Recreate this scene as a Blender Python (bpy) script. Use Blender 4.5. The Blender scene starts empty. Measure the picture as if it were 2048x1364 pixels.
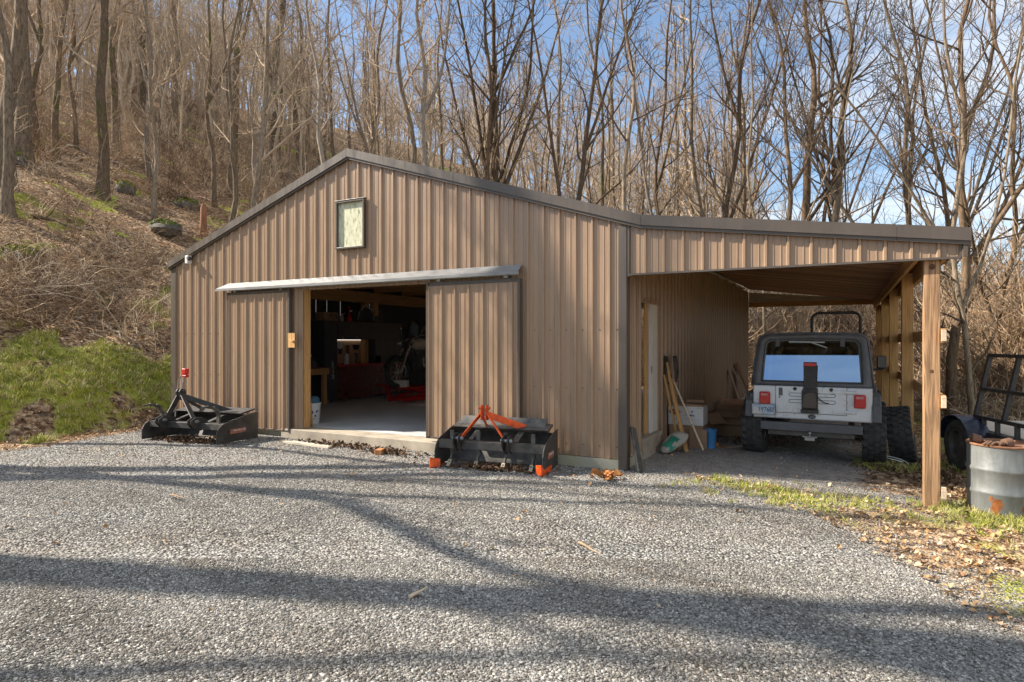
import bpy, math, random
import numpy as np
from mathutils import Vector, Matrix, Quaternion, noise as mnoise
random.seed(11)
R = math.radians
SC = bpy.context.scene
COL = SC.collection

# ------------------------------------------------------------------ helpers
def lin(r, g, b):
    f = lambda c: (c/255/12.92) if c/255 <= .04045 else ((c/255+.055)/1.055)**2.4
    return (f(r), f(g), f(b), 1)

def tag(o, label=None, cat=None, group=None, kind=None):
    if label: o['label'] = label
    if cat: o['category'] = cat
    if group: o['group'] = group
    if kind: o['kind'] = kind
    return o

def empty(name, loc=(0, 0, 0), rz=0, label=None, cat=None, group=None):
    o = bpy.data.objects.new(name, None); COL.objects.link(o)
    o.location = loc; o.rotation_euler = (0, 0, rz); o.empty_display_size = .1
    return tag(o, label, cat, group)

class MB:
    """collects shapes, then links them as ONE mesh object"""
    def __init__(s): s.v = []; s.f = []; s.m = []
    def add(s, verts, faces, M=None, mi=0):
        b = len(s.v)
        s.v += [tuple(M @ Vector(p)) for p in verts] if M else [tuple(p) for p in verts]
        s.f += [tuple(b+i for i in f) for f in faces]; s.m += [mi]*len(faces)
        return s
    def box(s, c, d, M=None, mi=0, taper=1):
        x, y, z = c; a, b, h = d[0]/2, d[1]/2, d[2]/2; t = taper
        V = [(x-a, y-b, z-h), (x+a, y-b, z-h), (x+a, y+b, z-h), (x-a, y+b, z-h),
             (x-a*t, y-b*t, z+h), (x+a*t, y-b*t, z+h), (x+a*t, y+b*t, z+h), (x-a*t, y+b*t, z+h)]
        return s.add(V, [(3, 2, 1, 0), (4, 5, 6, 7), (0, 1, 5, 4), (1, 2, 6, 5), (2, 3, 7, 6), (3, 0, 4, 7)], M, mi)
    def span(s, a, b, M=None, mi=0):
        return s.box([(a[i]+b[i])/2 for i in range(3)], [abs(b[i]-a[i]) for i in range(3)], M, mi)
    def bar(s, p0, p1, w, h, up=(0, 0, 1), M=None, mi=0):
        p0 = Vector(p0); p1 = Vector(p1); d = (p1-p0); L = d.length; d.normalize()
        u = Vector(up)
        if abs(u.dot(d)) > .98: u = Vector((1, 0, 0))
        x = d.cross(u).normalized(); y = x.cross(d)
        T = Matrix((x.to_4d(), d.to_4d(), y.to_4d(), (0, 0, 0, 1))).transposed()
        T = Matrix(((x.x, d.x, y.x, p0.x), (x.y, d.y, y.y, p0.y), (x.z, d.z, y.z, p0.z), (0, 0, 0, 1)))
        return s.box((0, L/2, 0), (w, L, h), (M @ T) if M else T, mi)
    def tube(s, pts, r, n=8, M=None, mi=0, caps=True, closed=False):
        pts = [Vector(p) for p in pts]; k = len(pts)
        rr = r if isinstance(r, (list, tuple)) else [r]*k
        V = []; F = []; px = None
        for i, p in enumerate(pts):
            if closed: t = pts[(i+1) % k]-pts[i-1]
            else: t = pts[min(i+1, k-1)]-pts[max(i-1, 0)]
            t.normalize()
            if px is None:
                a = Vector((0, 0, 1)) if abs(t.z) < .9 else Vector((1, 0, 0))
                px = t.cross(a).normalized()
            else: px = (px-t*px.dot(t)).normalized()
            py = t.cross(px)
            for j in range(n):
                a = 2*math.pi*j/n
                V.append(p+px*math.cos(a)*rr[i]+py*math.sin(a)*rr[i])
        for i in range(k if closed else k-1):
            for j in range(n):
                a = i*n+j; b = i*n+(j+1) % n; i2 = (i+1) % k
                F.append((a, b, i2*n+(j+1) % n, i2*n+j))
        if caps and not closed:
            F.append(tuple(range(n))[::-1]); F.append(tuple((k-1)*n+j for j in range(n)))
        return s.add(V, F, M, mi)
    def lathe(s, prof, n=24, M=None, mi=0, closed=False):
        V = []; F = []; k = len(prof)
        for r, z in prof:
            for j in range(n):
                a = 2*math.pi*j/n; V.append((r*math.cos(a), r*math.sin(a), z))
        for i in range(k if closed else k-1):
            for j in range(n):
                i2 = (i+1) % k
                F.append((i*n+j, i*n+(j+1) % n, i2*n+(j+1) % n, i2*n+j))
        return s.add(V, F, M, mi)
    def prism(s, poly, h, M=None, mi=0):
        """poly in local xy, extruded from z=0 to z=h"""
        n = len(poly)
        V = [(x, y, 0) for x, y in poly]+[(x, y, h) for x, y in poly]
        F = [tuple(range(n))[::-1], tuple(range(n, 2*n))]+[(i, (i+1) % n, n+(i+1) % n, n+i) for i in range(n)]
        return s.add(V, F, M, mi)
    def sphere(s, c, r, n=12, m=8, sc=(1, 1, 1), M=None, mi=0):
        V = []; F = []
        for i in range(m+1):
            t = math.pi*i/m
            for j in range(n):
                a = 2*math.pi*j/n
                V.append((c[0]+r*sc[0]*math.sin(t)*math.cos(a), c[1]+r*sc[1]*math.sin(t)*math.sin(a), c[2]+r*sc[2]*math.cos(t)))
        for i in range(m):
            for j in range(n): F.append((i*n+j, (i+1)*n+j, (i+1)*n+(j+1) % n, i*n+(j+1) % n))
        return s.add(V, F, M, mi)
    def build(s, name, mats, parent=None, smooth=False, bevel=0, loc=None, label=None):
        me = bpy.data.meshes.new(name); me.from_pydata(s.v, [], s.f)
        ms = mats if isinstance(mats, (list, tuple)) else [mats]
        for m in ms: me.materials.append(m)
        if len(ms) > 1: me.polygons.foreach_set('material_index', s.m)
        if smooth:
            me.polygons.foreach_set('use_smooth', [True]*len(s.f))
        me.update()
        o = bpy.data.objects.new(name, me); COL.objects.link(o)
        if parent: o.parent = parent
        if loc: o.location = loc
        if smooth and smooth != 'all':
            md = o.modifiers.new('split', 'EDGE_SPLIT'); md.split_angle = R(40)
        if bevel:
            md = o.modifiers.new('bevel', 'BEVEL'); md.width = bevel; md.segments = 2; md.limit_method = 'ANGLE'; md.angle_limit = R(35)
        if label: o['label'] = label
        return o

def TR(loc=(0, 0, 0), rx=0, ry=0, rz=0, s=1):
    return Matrix.Translation(loc) @ Matrix.Rotation(rz, 4, 'Z') @ Matrix.Rotation(ry, 4, 'Y') @ Matrix.Rotation(rx, 4, 'X') @ Matrix.Diagonal((s, s, s, 1))

# plane (y,z) polygon extruded along x
YZ = Matrix(((0, 0, 1, 0), (1, 0, 0, 0), (0, 1, 0, 0), (0, 0, 0, 1)))
# plane (x,z) polygon extruded along +y
XZ = Matrix(((1, 0, 0, 0), (0, 0, 1, 0), (0, 1, 0, 0), (0, 0, 0, 1)))

# ------------------------------------------------------------------ materials
def newmat(name):
    m = bpy.data.materials.new(name); m.use_nodes = True
    nt = m.node_tree; nt.nodes.clear()
    out = nt.nodes.new('ShaderNodeOutputMaterial'); b = nt.nodes.new('ShaderNodeBsdfPrincipled')
    nt.links.new(b.outputs[0], out.inputs[0])
    return m, nt, b
def N(nt, t, **k):
    n = nt.nodes.new(t)
    for a, v in k.items():
        if a in n.inputs.keys() if hasattr(n.inputs, 'keys') else False: n.inputs[a].default_value = v
        else: setattr(n, a, v)
    return n
def ramp(nt, fac, stops, interp='LINEAR'):
    r = nt.nodes.new('ShaderNodeValToRGB'); r.color_ramp.interpolation = interp
    el = r.color_ramp.elements
    el[0].position, el[0].color = stops[0]; el[1].position, el[1].color = stops[-1]
    for p, c in stops[1:-1]:
        e = el.new(p); e.color = c
    nt.links.new(fac, r.inputs[0]); return r
def g3(v): return (v, v, v, 1)
def mixc(nt, f, a, b, mode='MIX'):
    m = nt.nodes.new('ShaderNodeMix'); m.data_type = 'RGBA'; m.blend_type = mode
    for sock, x in ((m.inputs[0], f), (m.inputs[6], a), (m.inputs[7], b)):
        if isinstance(x, (int, float)): sock.default_value = x
        elif isinstance(x, tuple): sock.default_value = x
        else: nt.links.new(x, sock)
    return m.outputs[2]
def math_(nt, op, a, b=None, c=None):
    m = nt.nodes.new('ShaderNodeMath'); m.operation = op
    for i, x in enumerate((a, b, c)):
        if x is None: continue
        if isinstance(x, (int, float)): m.inputs[i].default_value = x
        else: nt.links.new(x, m.inputs[i])
    return m.outputs[0]
def coords(nt, scale=(1, 1, 1), kind='Object'):
    tc = nt.nodes.new('ShaderNodeTexCoord'); mp = nt.nodes.new('ShaderNodeMapping')
    nt.links.new(tc.outputs[kind], mp.inputs[0]); mp.inputs['Scale'].default_value = scale
    return mp.outputs[0]
def noise(nt, vec, scale=5, detail=5, rough=.6, dist=0):
    n = nt.nodes.new('ShaderNodeTexNoise'); nt.links.new(vec, n.inputs['Vector'])
    n.inputs['Scale'].default_value = scale; n.inputs['Detail'].default_value = detail
    n.inputs['Roughness'].default_value = rough; n.inputs['Distortion'].default_value = dist
    return n.outputs[0]
def bump(nt, b, h, dist=.01, strength=1):
    n = nt.nodes.new('ShaderNodeBump'); n.inputs['Distance'].default_value = dist; n.inputs['Strength'].default_value = strength
    nt.links.new(h, n.inputs['Height']); nt.links.new(n.outputs[0], b.inputs['Normal'])

def simple(name, c, rough=.5, metal=0, var=.25, scale=6, bumpd=0, bscale=60, stretch=(1, 1, 1), c2=None, spec=.5):
    m, nt, b = newmat(name)
    v = coords(nt, stretch); n = noise(nt, v, scale)
    dark = tuple(x*(1-var) for x in c[:3])+(1,); light = c2 or tuple(min(1, x*(1+var)) for x in c[:3])+(1,)
    r = ramp(nt, n, [(.3, dark), (.7, light)])
    nt.links.new(r.outputs[0], b.inputs['Base Color'])
    rr = ramp(nt, n, [(.3, g3(max(0, rough-.08))), (.7, g3(min(1, rough+.1)))])
    nt.links.new(rr.outputs[0], b.inputs['Roughness'])
    b.inputs['Metallic'].default_value = metal; b.inputs['Specular IOR Level'].default_value = spec
    if bumpd: bump(nt, b, noise(nt, v, bscale, 4), bumpd)
    return m

def wood(name, c, axis='z', dark=.5, scale=1.0, rough=.75, contrast=.5):
    m, nt, b = newmat(name)
    st = {'x': (.35, 9, 9), 'y': (9, .35, 9), 'z': (9, 9, .35)}[axis]
    v = coords(nt, tuple(s*scale for s in st))
    n1 = noise(nt, v, 1.2, 3, .5, 1.2)
    w = math_(nt, 'SINE', math_(nt, 'MULTIPLY', n1, 42))
    n2 = noise(nt, v, 9, 4)
    f = math_(nt, 'ADD', math_(nt, 'MULTIPLY', w, .22*contrast), math_(nt, 'MULTIPLY', n2, 1))
    r = ramp(nt, f, [(.25, tuple(x*dark for x in c[:3])+(1,)), (.5, c), (.85, tuple(min(1, x*1.25) for x in c[:3])+(1,))])
    nt.links.new(r.outputs[0], b.inputs['Base Color']); b.inputs['Roughness'].default_value = rough
    b.inputs['Specular IOR Level'].default_value = .25
    bump(nt, b, f, .002)
    return m

def painted_steel(name, c, rough=.38, splash=False):
    """painted sheet steel: slight fading, dust and run-off streaks"""
    m, nt, b = newmat(name)
    v = coords(nt, (3, 3, .25)); st = noise(nt, v, 6, 6, .65)
    v2 = coords(nt); d = noise(nt, v2, 1.1, 4)
    r = ramp(nt, st, [(.3, tuple(x*.86 for x in c[:3])+(1,)), (.7, tuple(x*1.1 for x in c[:3])+(1,))])
    col = mixc(nt, math_(nt, 'MULTIPLY', d, .16), r.outputs[0], lin(165, 150, 132))
    if splash:                                      # mud thrown up along the foot of the sheets
        sp_ = nt.nodes.new('ShaderNodeSeparateXYZ'); nt.links.new(v2, sp_.inputs[0])
        f = math_(nt, 'SUBTRACT', noise(nt, coords(nt, (1, 1, .5)), 5, 6, .65), math_(nt, 'MULTIPLY', sp_.outputs[2], .55))
        col = mixc(nt, ramp(nt, f, [(.30, g3(0)), (.62, g3(.6))]).outputs[0], col, (.22, .17, .12, 1))
    nt.links.new(col, b.inputs['Base Color'])
    rr = ramp(nt, st, [(.3, g3(rough-.06)), (.7, g3(rough+.16))]); nt.links.new(rr.outputs[0], b.inputs['Roughness'])
    bump(nt, b, noise(nt, coords(nt, (1, 1, .5)), 5, 2), .004, .6)
    return m

M = {}
M['wall'] = painted_steel('tan_painted_steel', (.305, .198, .124, 1), .28, True)
M['trim'] = painted_steel('brown_painted_trim', (.06, .046, .038, 1), .36)
M['roof'] = painted_steel('brown_roof_steel', (.10, .08, .065, 1), .45)
M['galv'] = simple('galvanised_steel', (.55, .55, .56, 1), .38, .6, .18, 9, stretch=(1, 3, 3))
M['ztrack'] = simple('pale_zinc_hood', (.23, .228, .226, 1), .5, .3, .14, 5, stretch=(.8, 3, 3))
M['concrete'] = simple('concrete', (.34, .29, .225, 1), .85, 0, .3, 3, .006, 30)
M['floor'] = simple('smooth_concrete_floor', (.55, .56, .56, 1), .4, 0, .16, 1.5)
M['mossconc'] = simple('mossy_concrete', (.42, .39, .33, 1), .9, 0, .2, 4, .004, 40, c2=(.34, .33, .2, 1))
M['treated'] = wood('treated_pine', (.40, .24, .13, 1), 'z', .5, contrast=.9)
M['pinez'] = wood('pine_lumber_upright', (.52, .30, .12, 1), 'z', .65, contrast=.5)
M['piney'] = wood('pine_lumber_lengthwise', (.46, .26, .11, 1), 'y', .6, contrast=.5)
M['pinex'] = wood('pine_lumber_crosswise', (.48, .26, .10, 1), 'x', .65, contrast=.5)
M['boards'] = wood('brown_ceiling_boards', (.42, .23, .14, 1), 'x', .55, contrast=.4)
M['boards2'] = wood('darker_ceiling_boards', (.32, .17, .10, 1), 'x', .55, contrast=.4)
M['boards3'] = wood('lighter_ceiling_boards', (.52, .30, .19, 1), 'x', .6, contrast=.4)
M['ply'] = wood('weathered_plywood', (.52, .45, .36, 1), 'x', .6, contrast=.5)
M['tube'] = newmat('lit_work_light')[0]; M['tube'].node_tree.nodes['Principled BSDF'].inputs['Emission Color'].default_value = (1, .9, .78, 1); M['tube'].node_tree.nodes['Principled BSDF'].inputs['Emission Strength'].default_value = .55
M['bounce_lining'] = simple('pale_bounce_lining', (.74, .64, .50, 1), .8, 0, .15, 12)  # pale finish invented for the lining, to bounce daylight inside
M['palewood'] = wood('pale_cut_wood', (.62, .50, .36, 1), 'x', .7, contrast=.4)
M['black'] = simple('black_powdercoat', (.022, .023, .026, 1), .6, 0, .35, 9, .001, 90, c2=(.06, .054, .048, 1))
M['blackdust'] = simple('dusty_black_paint', (.035, .034, .034, 1), .5, 0, .5, 7, .001, 90, c2=(.085, .078, .068, 1))
M['greysteel'] = simple('dark_grey_paint', (.05, .052, .056, 1), .5, .1, .4, 9, .001, 80, c2=(.13, .115, .095, 1))
M['orange'] = simple('orange_paint', (.78, .095, .012, 1), .48, 0, .45, 14)
M['red'] = simple('red_paint', (.45, .02, .015, 1), .35, 0, .2, 8)
M['darkred'] = simple('dark_red_steel', (.11, .02, .02, 1), .3, 0, .3, 3)
M['rubber'] = simple('tyre_rubber', (.028, .028, .03, 1), .8, 0, .4, 14, .003, 60, c2=(.07, .066, .06, 1))
M['silver'] = simple('silver_car_paint', (.58, .60, .63, 1), .3, .3, .08, 4)
M['charcoal'] = simple('charcoal_hardtop', (.11, .113, .12, 1), .55, 0, .25, 8, .001, 200)
M['flare'] = simple('grey_plastic', (.10, .10, .105, 1), .6, 0, .2, 8, .001, 200)
M['chrome'] = simple('bright_metal', (.7, .7, .7, 1), .25, 1, .1, 8)
M['dullmetal'] = simple('dull_metal', (.35, .34, .33, 1), .42, .8, .2, 8)
M['white'] = simple('white_plastic', (.58, .58, .57, 1), .45, 0, .06, 5)
M['offwhite'] = simple('off_white_door_paint', (.60, .56, .50, 1), .5, 0, .08, 4)
M['blueplastic'] = simple('blue_plastic', (.05, .20, .42, 1), .4, 0, .25, 6)
M['card'] = simple('brown_cardboard', (.30, .19, .115, 1), .85, 0, .18, 4, .002, 20)
M['plywall'] = simple('black_wall_lining', (.05, .053, .06, 1), .7, 0, .3, 2)
M['cabinet'] = simple('black_cabinet_steel', (.05, .05, .058, 1), .4, 0, .3, 3)
M['barrel'] = None
M['leather'] = simple('brown_leather', (.16, .085, .05, 1), .8, 0, .35, 9, .006, 40)
M['bark'] = None
M['bone'] = simple('worn_steel_tip', (.36, .30, .20, 1), .6, .3, .3, 20)
M['stone'] = simple('mossy_rock', (.12, .105, .085, 1), .9, 0, .6, 5, .06, 9)
M['greenbag'] = simple('green_bag_print', (.02, .22, .14, 1), .5, 0, .3, 6)
M['bag'] = simple('woven_feed_bag', (.36, .33, .28, 1), .7, 0, .2, 12, .006, 22)
M['rustred'] = simple('rusty_wood_block', (.40, .17, .06, 1), .85, 0, .3, 8)
M['navy'] = simple('navy_steel_fender', (.016, .022, .045, 1), .28, 0, .25, 6)
M['amber'] = simple('amber_jug', (.75, .58, .32, 1), .3, 0, .2, 8)
M['pegboard'] = simple('brown_pegboard', (.50, .32, .19, 1), .8, 0, .18, 30)
M['drkwood'] = wood('dark_bench_top', (.12, .06, .03, 1), 'y', .6)

def glass_mat(name, tint, refl=.35, rough=.02, gcol=(.95, .97, 1, 1)):
    m, nt, b = newmat(name)
    out = [n for n in nt.nodes if n.type == 'OUTPUT_MATERIAL'][0]
    tr = nt.nodes.new('ShaderNodeBsdfTransparent'); tr.inputs[0].default_value = tint
    gl = nt.nodes.new('ShaderNodeBsdfGlossy'); gl.inputs['Roughness'].default_value = rough; gl.inputs[0].default_value = gcol
    mx = nt.nodes.new('ShaderNodeMixShader'); mx.inputs[0].default_value = refl
    nt.links.new(tr.outputs[0], mx.inputs[1]); nt.links.new(gl.outputs[0], mx.inputs[2]); nt.links.new(mx.outputs[0], out.inputs[0])
    nt.nodes.remove(b); return m
M['rearglass'] = glass_mat('tinted_rear_glass', (.22, .24, .26, 1), .42, .02, (.50, .72, 1, 1))  # blue of the mirrored sky put into the gloss colour
M['glass'] = glass_mat('clear_glass', (.85, .88, .88, 1), .08)

def lens_mat():
    m, nt, b = newmat('red_lamp_lens')
    b.inputs['Base Color'].default_value = (.5, .012, .016, 1); b.inputs['Roughness'].default_value = .15
    b.inputs['Coat Weight'].default_value = .5
    bump(nt, b, N(nt, 'ShaderNodeTexWave').outputs[1], .001)
    return m
M['lens'] = lens_mat()
def fibreglass():
    m, nt, b = newmat('stained_fibreglass_pane')
    v = coords(nt, (3, 3, 1.0)); s = noise(nt, v, 9, 8, .7)
    z = coords(nt); sep = nt.nodes.new('ShaderNodeSeparateXYZ'); nt.links.new(z, sep.inputs[0])
    r = ramp(nt, s, [(.33, lin(80, 84, 60)), (.43, lin(180, 180, 150)), (.7, lin(222, 218, 192))])
    nt.links.new(r.outputs[0], b.inputs['Base Color']); b.inputs['Roughness'].default_value = .4
    return m
M['pane'] = fibreglass()
def barrel_mat():
    m, nt, b = newmat('grey_drum_paint_with_rust')
    v = coords(nt); s = nt.nodes.new('ShaderNodeSeparateXYZ'); nt.links.new(v, s.inputs[0])
    n = noise(nt, v, 4.2, 5, .55); n2 = noise(nt, coords(nt, (2, 2, .5)), 7, 6, .65)
    base = ramp(nt, n2, [(.3, (.15, .157, .153, 1)), (.7, (.24, .25, .24, 1))]).outputs[0]
    low = math_(nt, 'SUBTRACT', n, math_(nt, 'MULTIPLY', s.outputs[2], .62))
    rf = ramp(nt, low, [(.44, g3(0)), (.47, g3(1))]).outputs[0]
    rust = ramp(nt, noise(nt, v, 18, 5), [(.3, (.20, .06, .02, 1)), (.7, (.5, .19, .06, 1))]).outputs[0]
    nt.links.new(mixc(nt, rf, base, rust), b.inputs['Base Color'])
    b.inputs['Metallic'].default_value = .25; b.inputs['Roughness'].default_value = .45
    bump(nt, b, noise(nt, v, 5, 3), .012, .6)
    return m
M['barrel'] = barrel_mat()
M['rust'] = simple('rusty_lid', (.24, .11, .055, 1), .85, .1, .4, 10, .004, 40)

def bark_mat(name, c1, c2, moss=0):
    m, nt, b = newmat(name)
    v = coords(nt, (6, 6, 1.2)); n = noise(nt, v, 3.5, 6, .7)
    oi = nt.nodes.new('ShaderNodeObjectInfo')
    r = ramp(nt, n, [(.3, c1), (.72, c2)]).outputs[0]
    vv = ramp(nt, oi.outputs['Random'], [(0, g3(.72)), (1, g3(1.25))]).outputs[0]
    col = mixc(nt, 1.0, r, vv, 'MULTIPLY')
    if moss:
        g = noise(nt, coords(nt, (1, 1, .6)), 1.6, 5, .6)
        f = ramp(nt, g, [(.5, g3(0)), (.62, g3(moss))]).outputs[0]
        col = mixc(nt, f, col, (.075, .085, .02, 1))
    nt.links.new(col, b.inputs['Base Color']); b.inputs['Roughness'].default_value = .95; b.inputs['Specular IOR Level'].default_value = .1
    bump(nt, b, n, .03, .8)
    return m
M['bark'] = bark_mat('grey_brown_bark', (.06, .045, .033, 1), (.34, .265, .19, 1))
M['barkmoss'] = bark_mat('mossy_bark', (.06, .042, .03, 1), (.23, .17, .12, 1), .8)
M['barkpale'] = bark_mat('pale_bark', (.16, .135, .11, 1), (.42, .35, .28, 1))
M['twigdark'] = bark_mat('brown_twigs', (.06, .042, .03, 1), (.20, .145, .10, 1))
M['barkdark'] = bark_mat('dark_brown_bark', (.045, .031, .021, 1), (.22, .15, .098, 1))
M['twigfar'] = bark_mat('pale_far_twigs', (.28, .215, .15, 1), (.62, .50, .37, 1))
M['twig'] = bark_mat('tan_twigs', (.22, .16, .105, 1), (.55, .42, .30, 1))

def inst_mat(name, cols, rough=.9, patch=0):
    """colour picked per scattered piece"""
    m, nt, b = newmat(name)
    oi = nt.nodes.new('ShaderNodeObjectInfo')
    k = len(cols)
    r = ramp(nt, oi.outputs['Random'], [(i/(k-1), c) for i, c in enumerate(cols)])
    n = noise(nt, coords(nt), 30, 3)
    c = mixc(nt, 1.0, r.outputs[0], ramp(nt, n, [(.3, g3(.8)), (.7, g3(1.15))]).outputs[0], 'MULTIPLY')
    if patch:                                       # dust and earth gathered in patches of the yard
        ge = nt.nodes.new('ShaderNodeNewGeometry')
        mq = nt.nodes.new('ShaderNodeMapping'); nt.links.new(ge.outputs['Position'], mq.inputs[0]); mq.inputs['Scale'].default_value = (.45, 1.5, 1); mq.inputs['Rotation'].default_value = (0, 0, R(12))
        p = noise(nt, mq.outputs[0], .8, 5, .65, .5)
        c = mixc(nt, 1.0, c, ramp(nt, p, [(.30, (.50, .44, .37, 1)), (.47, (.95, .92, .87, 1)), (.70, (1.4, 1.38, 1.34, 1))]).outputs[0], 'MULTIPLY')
    nt.links.new(c, b.inputs['Base Color']); b.inputs['Roughness'].default_value = rough; b.inputs['Specular IOR Level'].default_value = .2
    return m
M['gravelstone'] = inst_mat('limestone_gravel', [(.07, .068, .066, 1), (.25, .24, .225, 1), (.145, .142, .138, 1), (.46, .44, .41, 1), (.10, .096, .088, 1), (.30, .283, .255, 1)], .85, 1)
M['leaf'] = inst_mat('dry_leaves', [(.30, .15, .06, 1), (.50, .34, .18, 1), (.20, .11, .06, 1), (.60, .47, .31, 1), (.42, .24, .10, 1), (.30, .22, .15, 1)], .8)
M['darkleaf'] = inst_mat('dark_brown_leaves', [(.07, .04, .025, 1), (.14, .08, .045, 1), (.09, .055, .035, 1), (.18, .11, .06, 1)], .8)
M['grass'] = inst_mat('grass_blades', [(.24, .30, .035, 1), (.42, .42, .06, 1), (.58, .50, .23, 1), (.17, .20, .03, 1), (.46, .36, .18, 1), (.36, .40, .05, 1), (.60, .52, .30, 1)], .6)
M['moss'] = inst_mat('moss_tufts', [(.10, .13, .015, 1), (.20, .20, .03, 1), (.14, .15, .03, 1)], .9)
M['brush'] = inst_mat('dead_bramble_stems', [(.10, .062, .04, 1), (.48, .35, .225, 1), (.16, .10, .062, 1), (.70, .57, .41, 1), (.34, .22, .13, 1), (.08, .05, .034, 1), (.50, .36, .23, 1)], .9)
M['greenleaf'] = simple('bright_green_leaves', (.16, .30, .02, 1), .5, 0, .3, 10)

# ------------------------------------------------------------------ camera, light, sky
FPX, YAW, CU, CV, H = 1245.0, R(28.16), 2.44, -7.473, 1.6
cam = bpy.data.cameras.new('camera'); co = bpy.data.objects.new('camera', cam); COL.objects.link(co)
cam.sensor_width = 36; cam.lens = FPX/2048*36; cam.clip_end = 900; cam.clip_start = .05
cam.shift_y = 1.0/2048
co.location = (CU, CV, H); co.rotation_euler = (R(90), 0, YAW)
SC.camera = co
cY, sY = math.cos(YAW), math.sin(YAW)
def ray(x, y):
    a = (x-1024)/FPX; return Vector((a*cY-sY, a*sY+cY, (681-y)/FPX))
EYE = Vector((CU, CV, H))
def at(x, y, d): return EYE+ray(x, y)*d
def fdist(u, v): return -(u-CU)*sY+(v-CV)*cY
def side(u, v): return (u-CU)*cY+(v-CV)*sY

SUN = Vector((1.22, .46, -1.0)).normalized()
sl = bpy.data.lights.new('sun', 'SUN'); sl.energy = 5.0; sl.angle = R(.55); sl.color = (1, .91, .78)
so = bpy.data.objects.new('sun', sl); COL.objects.link(so); so.location = (-20, -10, 30)
so.rotation_euler = SUN.to_track_quat('-Z', 'Y').to_euler()
w = bpy.data.worlds.new('World'); SC.world = w; w.use_nodes = True
nt = w.node_tree; bg = nt.nodes['Background']
sk = nt.nodes.new('ShaderNodeTexSky'); sk.sky_type = 'NISHITA'; sk.sun_disc = False
sk.sun_elevation = math.asin(-SUN.z); sk.sun_rotation = math.atan2(-SUN.x, -SUN.y)
sk.air_density = 1.0; sk.dust_density = 1.2; sk.ozone_density = 1.6
tc = nt.nodes.new('ShaderNodeTexCoord'); sx = nt.nodes.new('ShaderNodeSeparateXYZ'); nt.links.new(tc.outputs['Generated'], sx.inputs[0])
zz = math_(nt, 'ADD', math_(nt, 'MAXIMUM', sx.outputs[2], 0), .12)
cb = nt.nodes.new('ShaderNodeCombineXYZ')
nt.links.new(math_(nt, 'DIVIDE', sx.outputs[0], zz), cb.inputs[0]); nt.links.new(math_(nt, 'DIVIDE', sx.outputs[1], zz), cb.inputs[1])
mp = nt.nodes.new('ShaderNodeMapping'); nt.links.new(cb.outputs[0], mp.inputs[0]); mp.inputs['Scale'].default_value = (.55, 1.5, 1); mp.inputs['Rotation'].default_value = (0, 0, R(-20)); mp.inputs['Location'].default_value = (3.1, .4, 0)
cn = noise(nt, mp.outputs[0], 1.1, 8, .58, .6)
# more cloud towards +x (right of the view), clear blue to the left
bias = math_(nt, 'MULTIPLY', sx.outputs[0], .30)
cf = ramp(nt, math_(nt, 'ADD', cn, bias), [(.44, g3(.06)), (.70, g3(.9))]).outputs[0]
tint = mixc(nt, 1.0, sk.outputs[0], (1.3, 1.47, 1.56, 1), 'MULTIPLY')
skc = mixc(nt, cf, tint, (7.6, 8.0, 8.5, 1))
nt.links.new(skc, bg.inputs[0]); bg.inputs[1].default_value = .06

# ------------------------------------------------------------------ terrain
def sstep(a, b, x):
    t = np.clip((x-a)/(b-a), 0, 1); return t*t*(3-2*t)
def wob(u, v, s, k=0):
    return np.sin(u*s+1.3+k)*np.cos(v*s*1.13+.7*k)+.5*np.sin(u*s*2.3+v*s*1.7+k)
def terr(u, v):
    u = np.asarray(u, float); v = np.asarray(v, float)
    s = -9.25-u + .35*np.sin(v*.5+.6)*sstep(-.3, -2, v)
    # cut for the barn: the bank comes close to the left wall only behind the front
    sp = np.maximum(s, 0)
    bank = .55*(1-np.exp(-sp/.55))+.46*sp
    hill = np.where(bank > 24, 24+14*(1-np.exp(-(bank-24)/14)), bank)
    back = .16*np.maximum(v-17, 0)*sstep(14, -12, u)*sstep(17, 26, v)
    back = np.minimum(back, 10)
    right = -.085*sstep(.8, 3.4, u)-.22*sstep(4.5, 11, u)
    rough = sstep(.3, 2.5, sp)*(.09*wob(u, v, 1.7)+.16*wob(u, v, .55, 2)+.04*wob(u, v, 4.1, 1))
    rough2 = (.05*wob(u, v, .9, 3))*sstep(12.5, 18, v)+.03*wob(u, v, 1.1, 5)*sstep(4, 6, u)
    flat = .008*wob(u, v, 2.1, 4)*sstep(-.3, -1.5, v)
    return hill+back+right+rough+rough2+flat
def tz(u, v): return float(terr(u, v))
def hit(x, y, d0=3, d1=120):
    d = d0; r = ray(x, y)
    while d < d1:
        p = EYE+r*d
        if p.z < tz(p.x, p.y): return p, d
        d += .1
    return EYE+r*d1, d1

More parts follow.
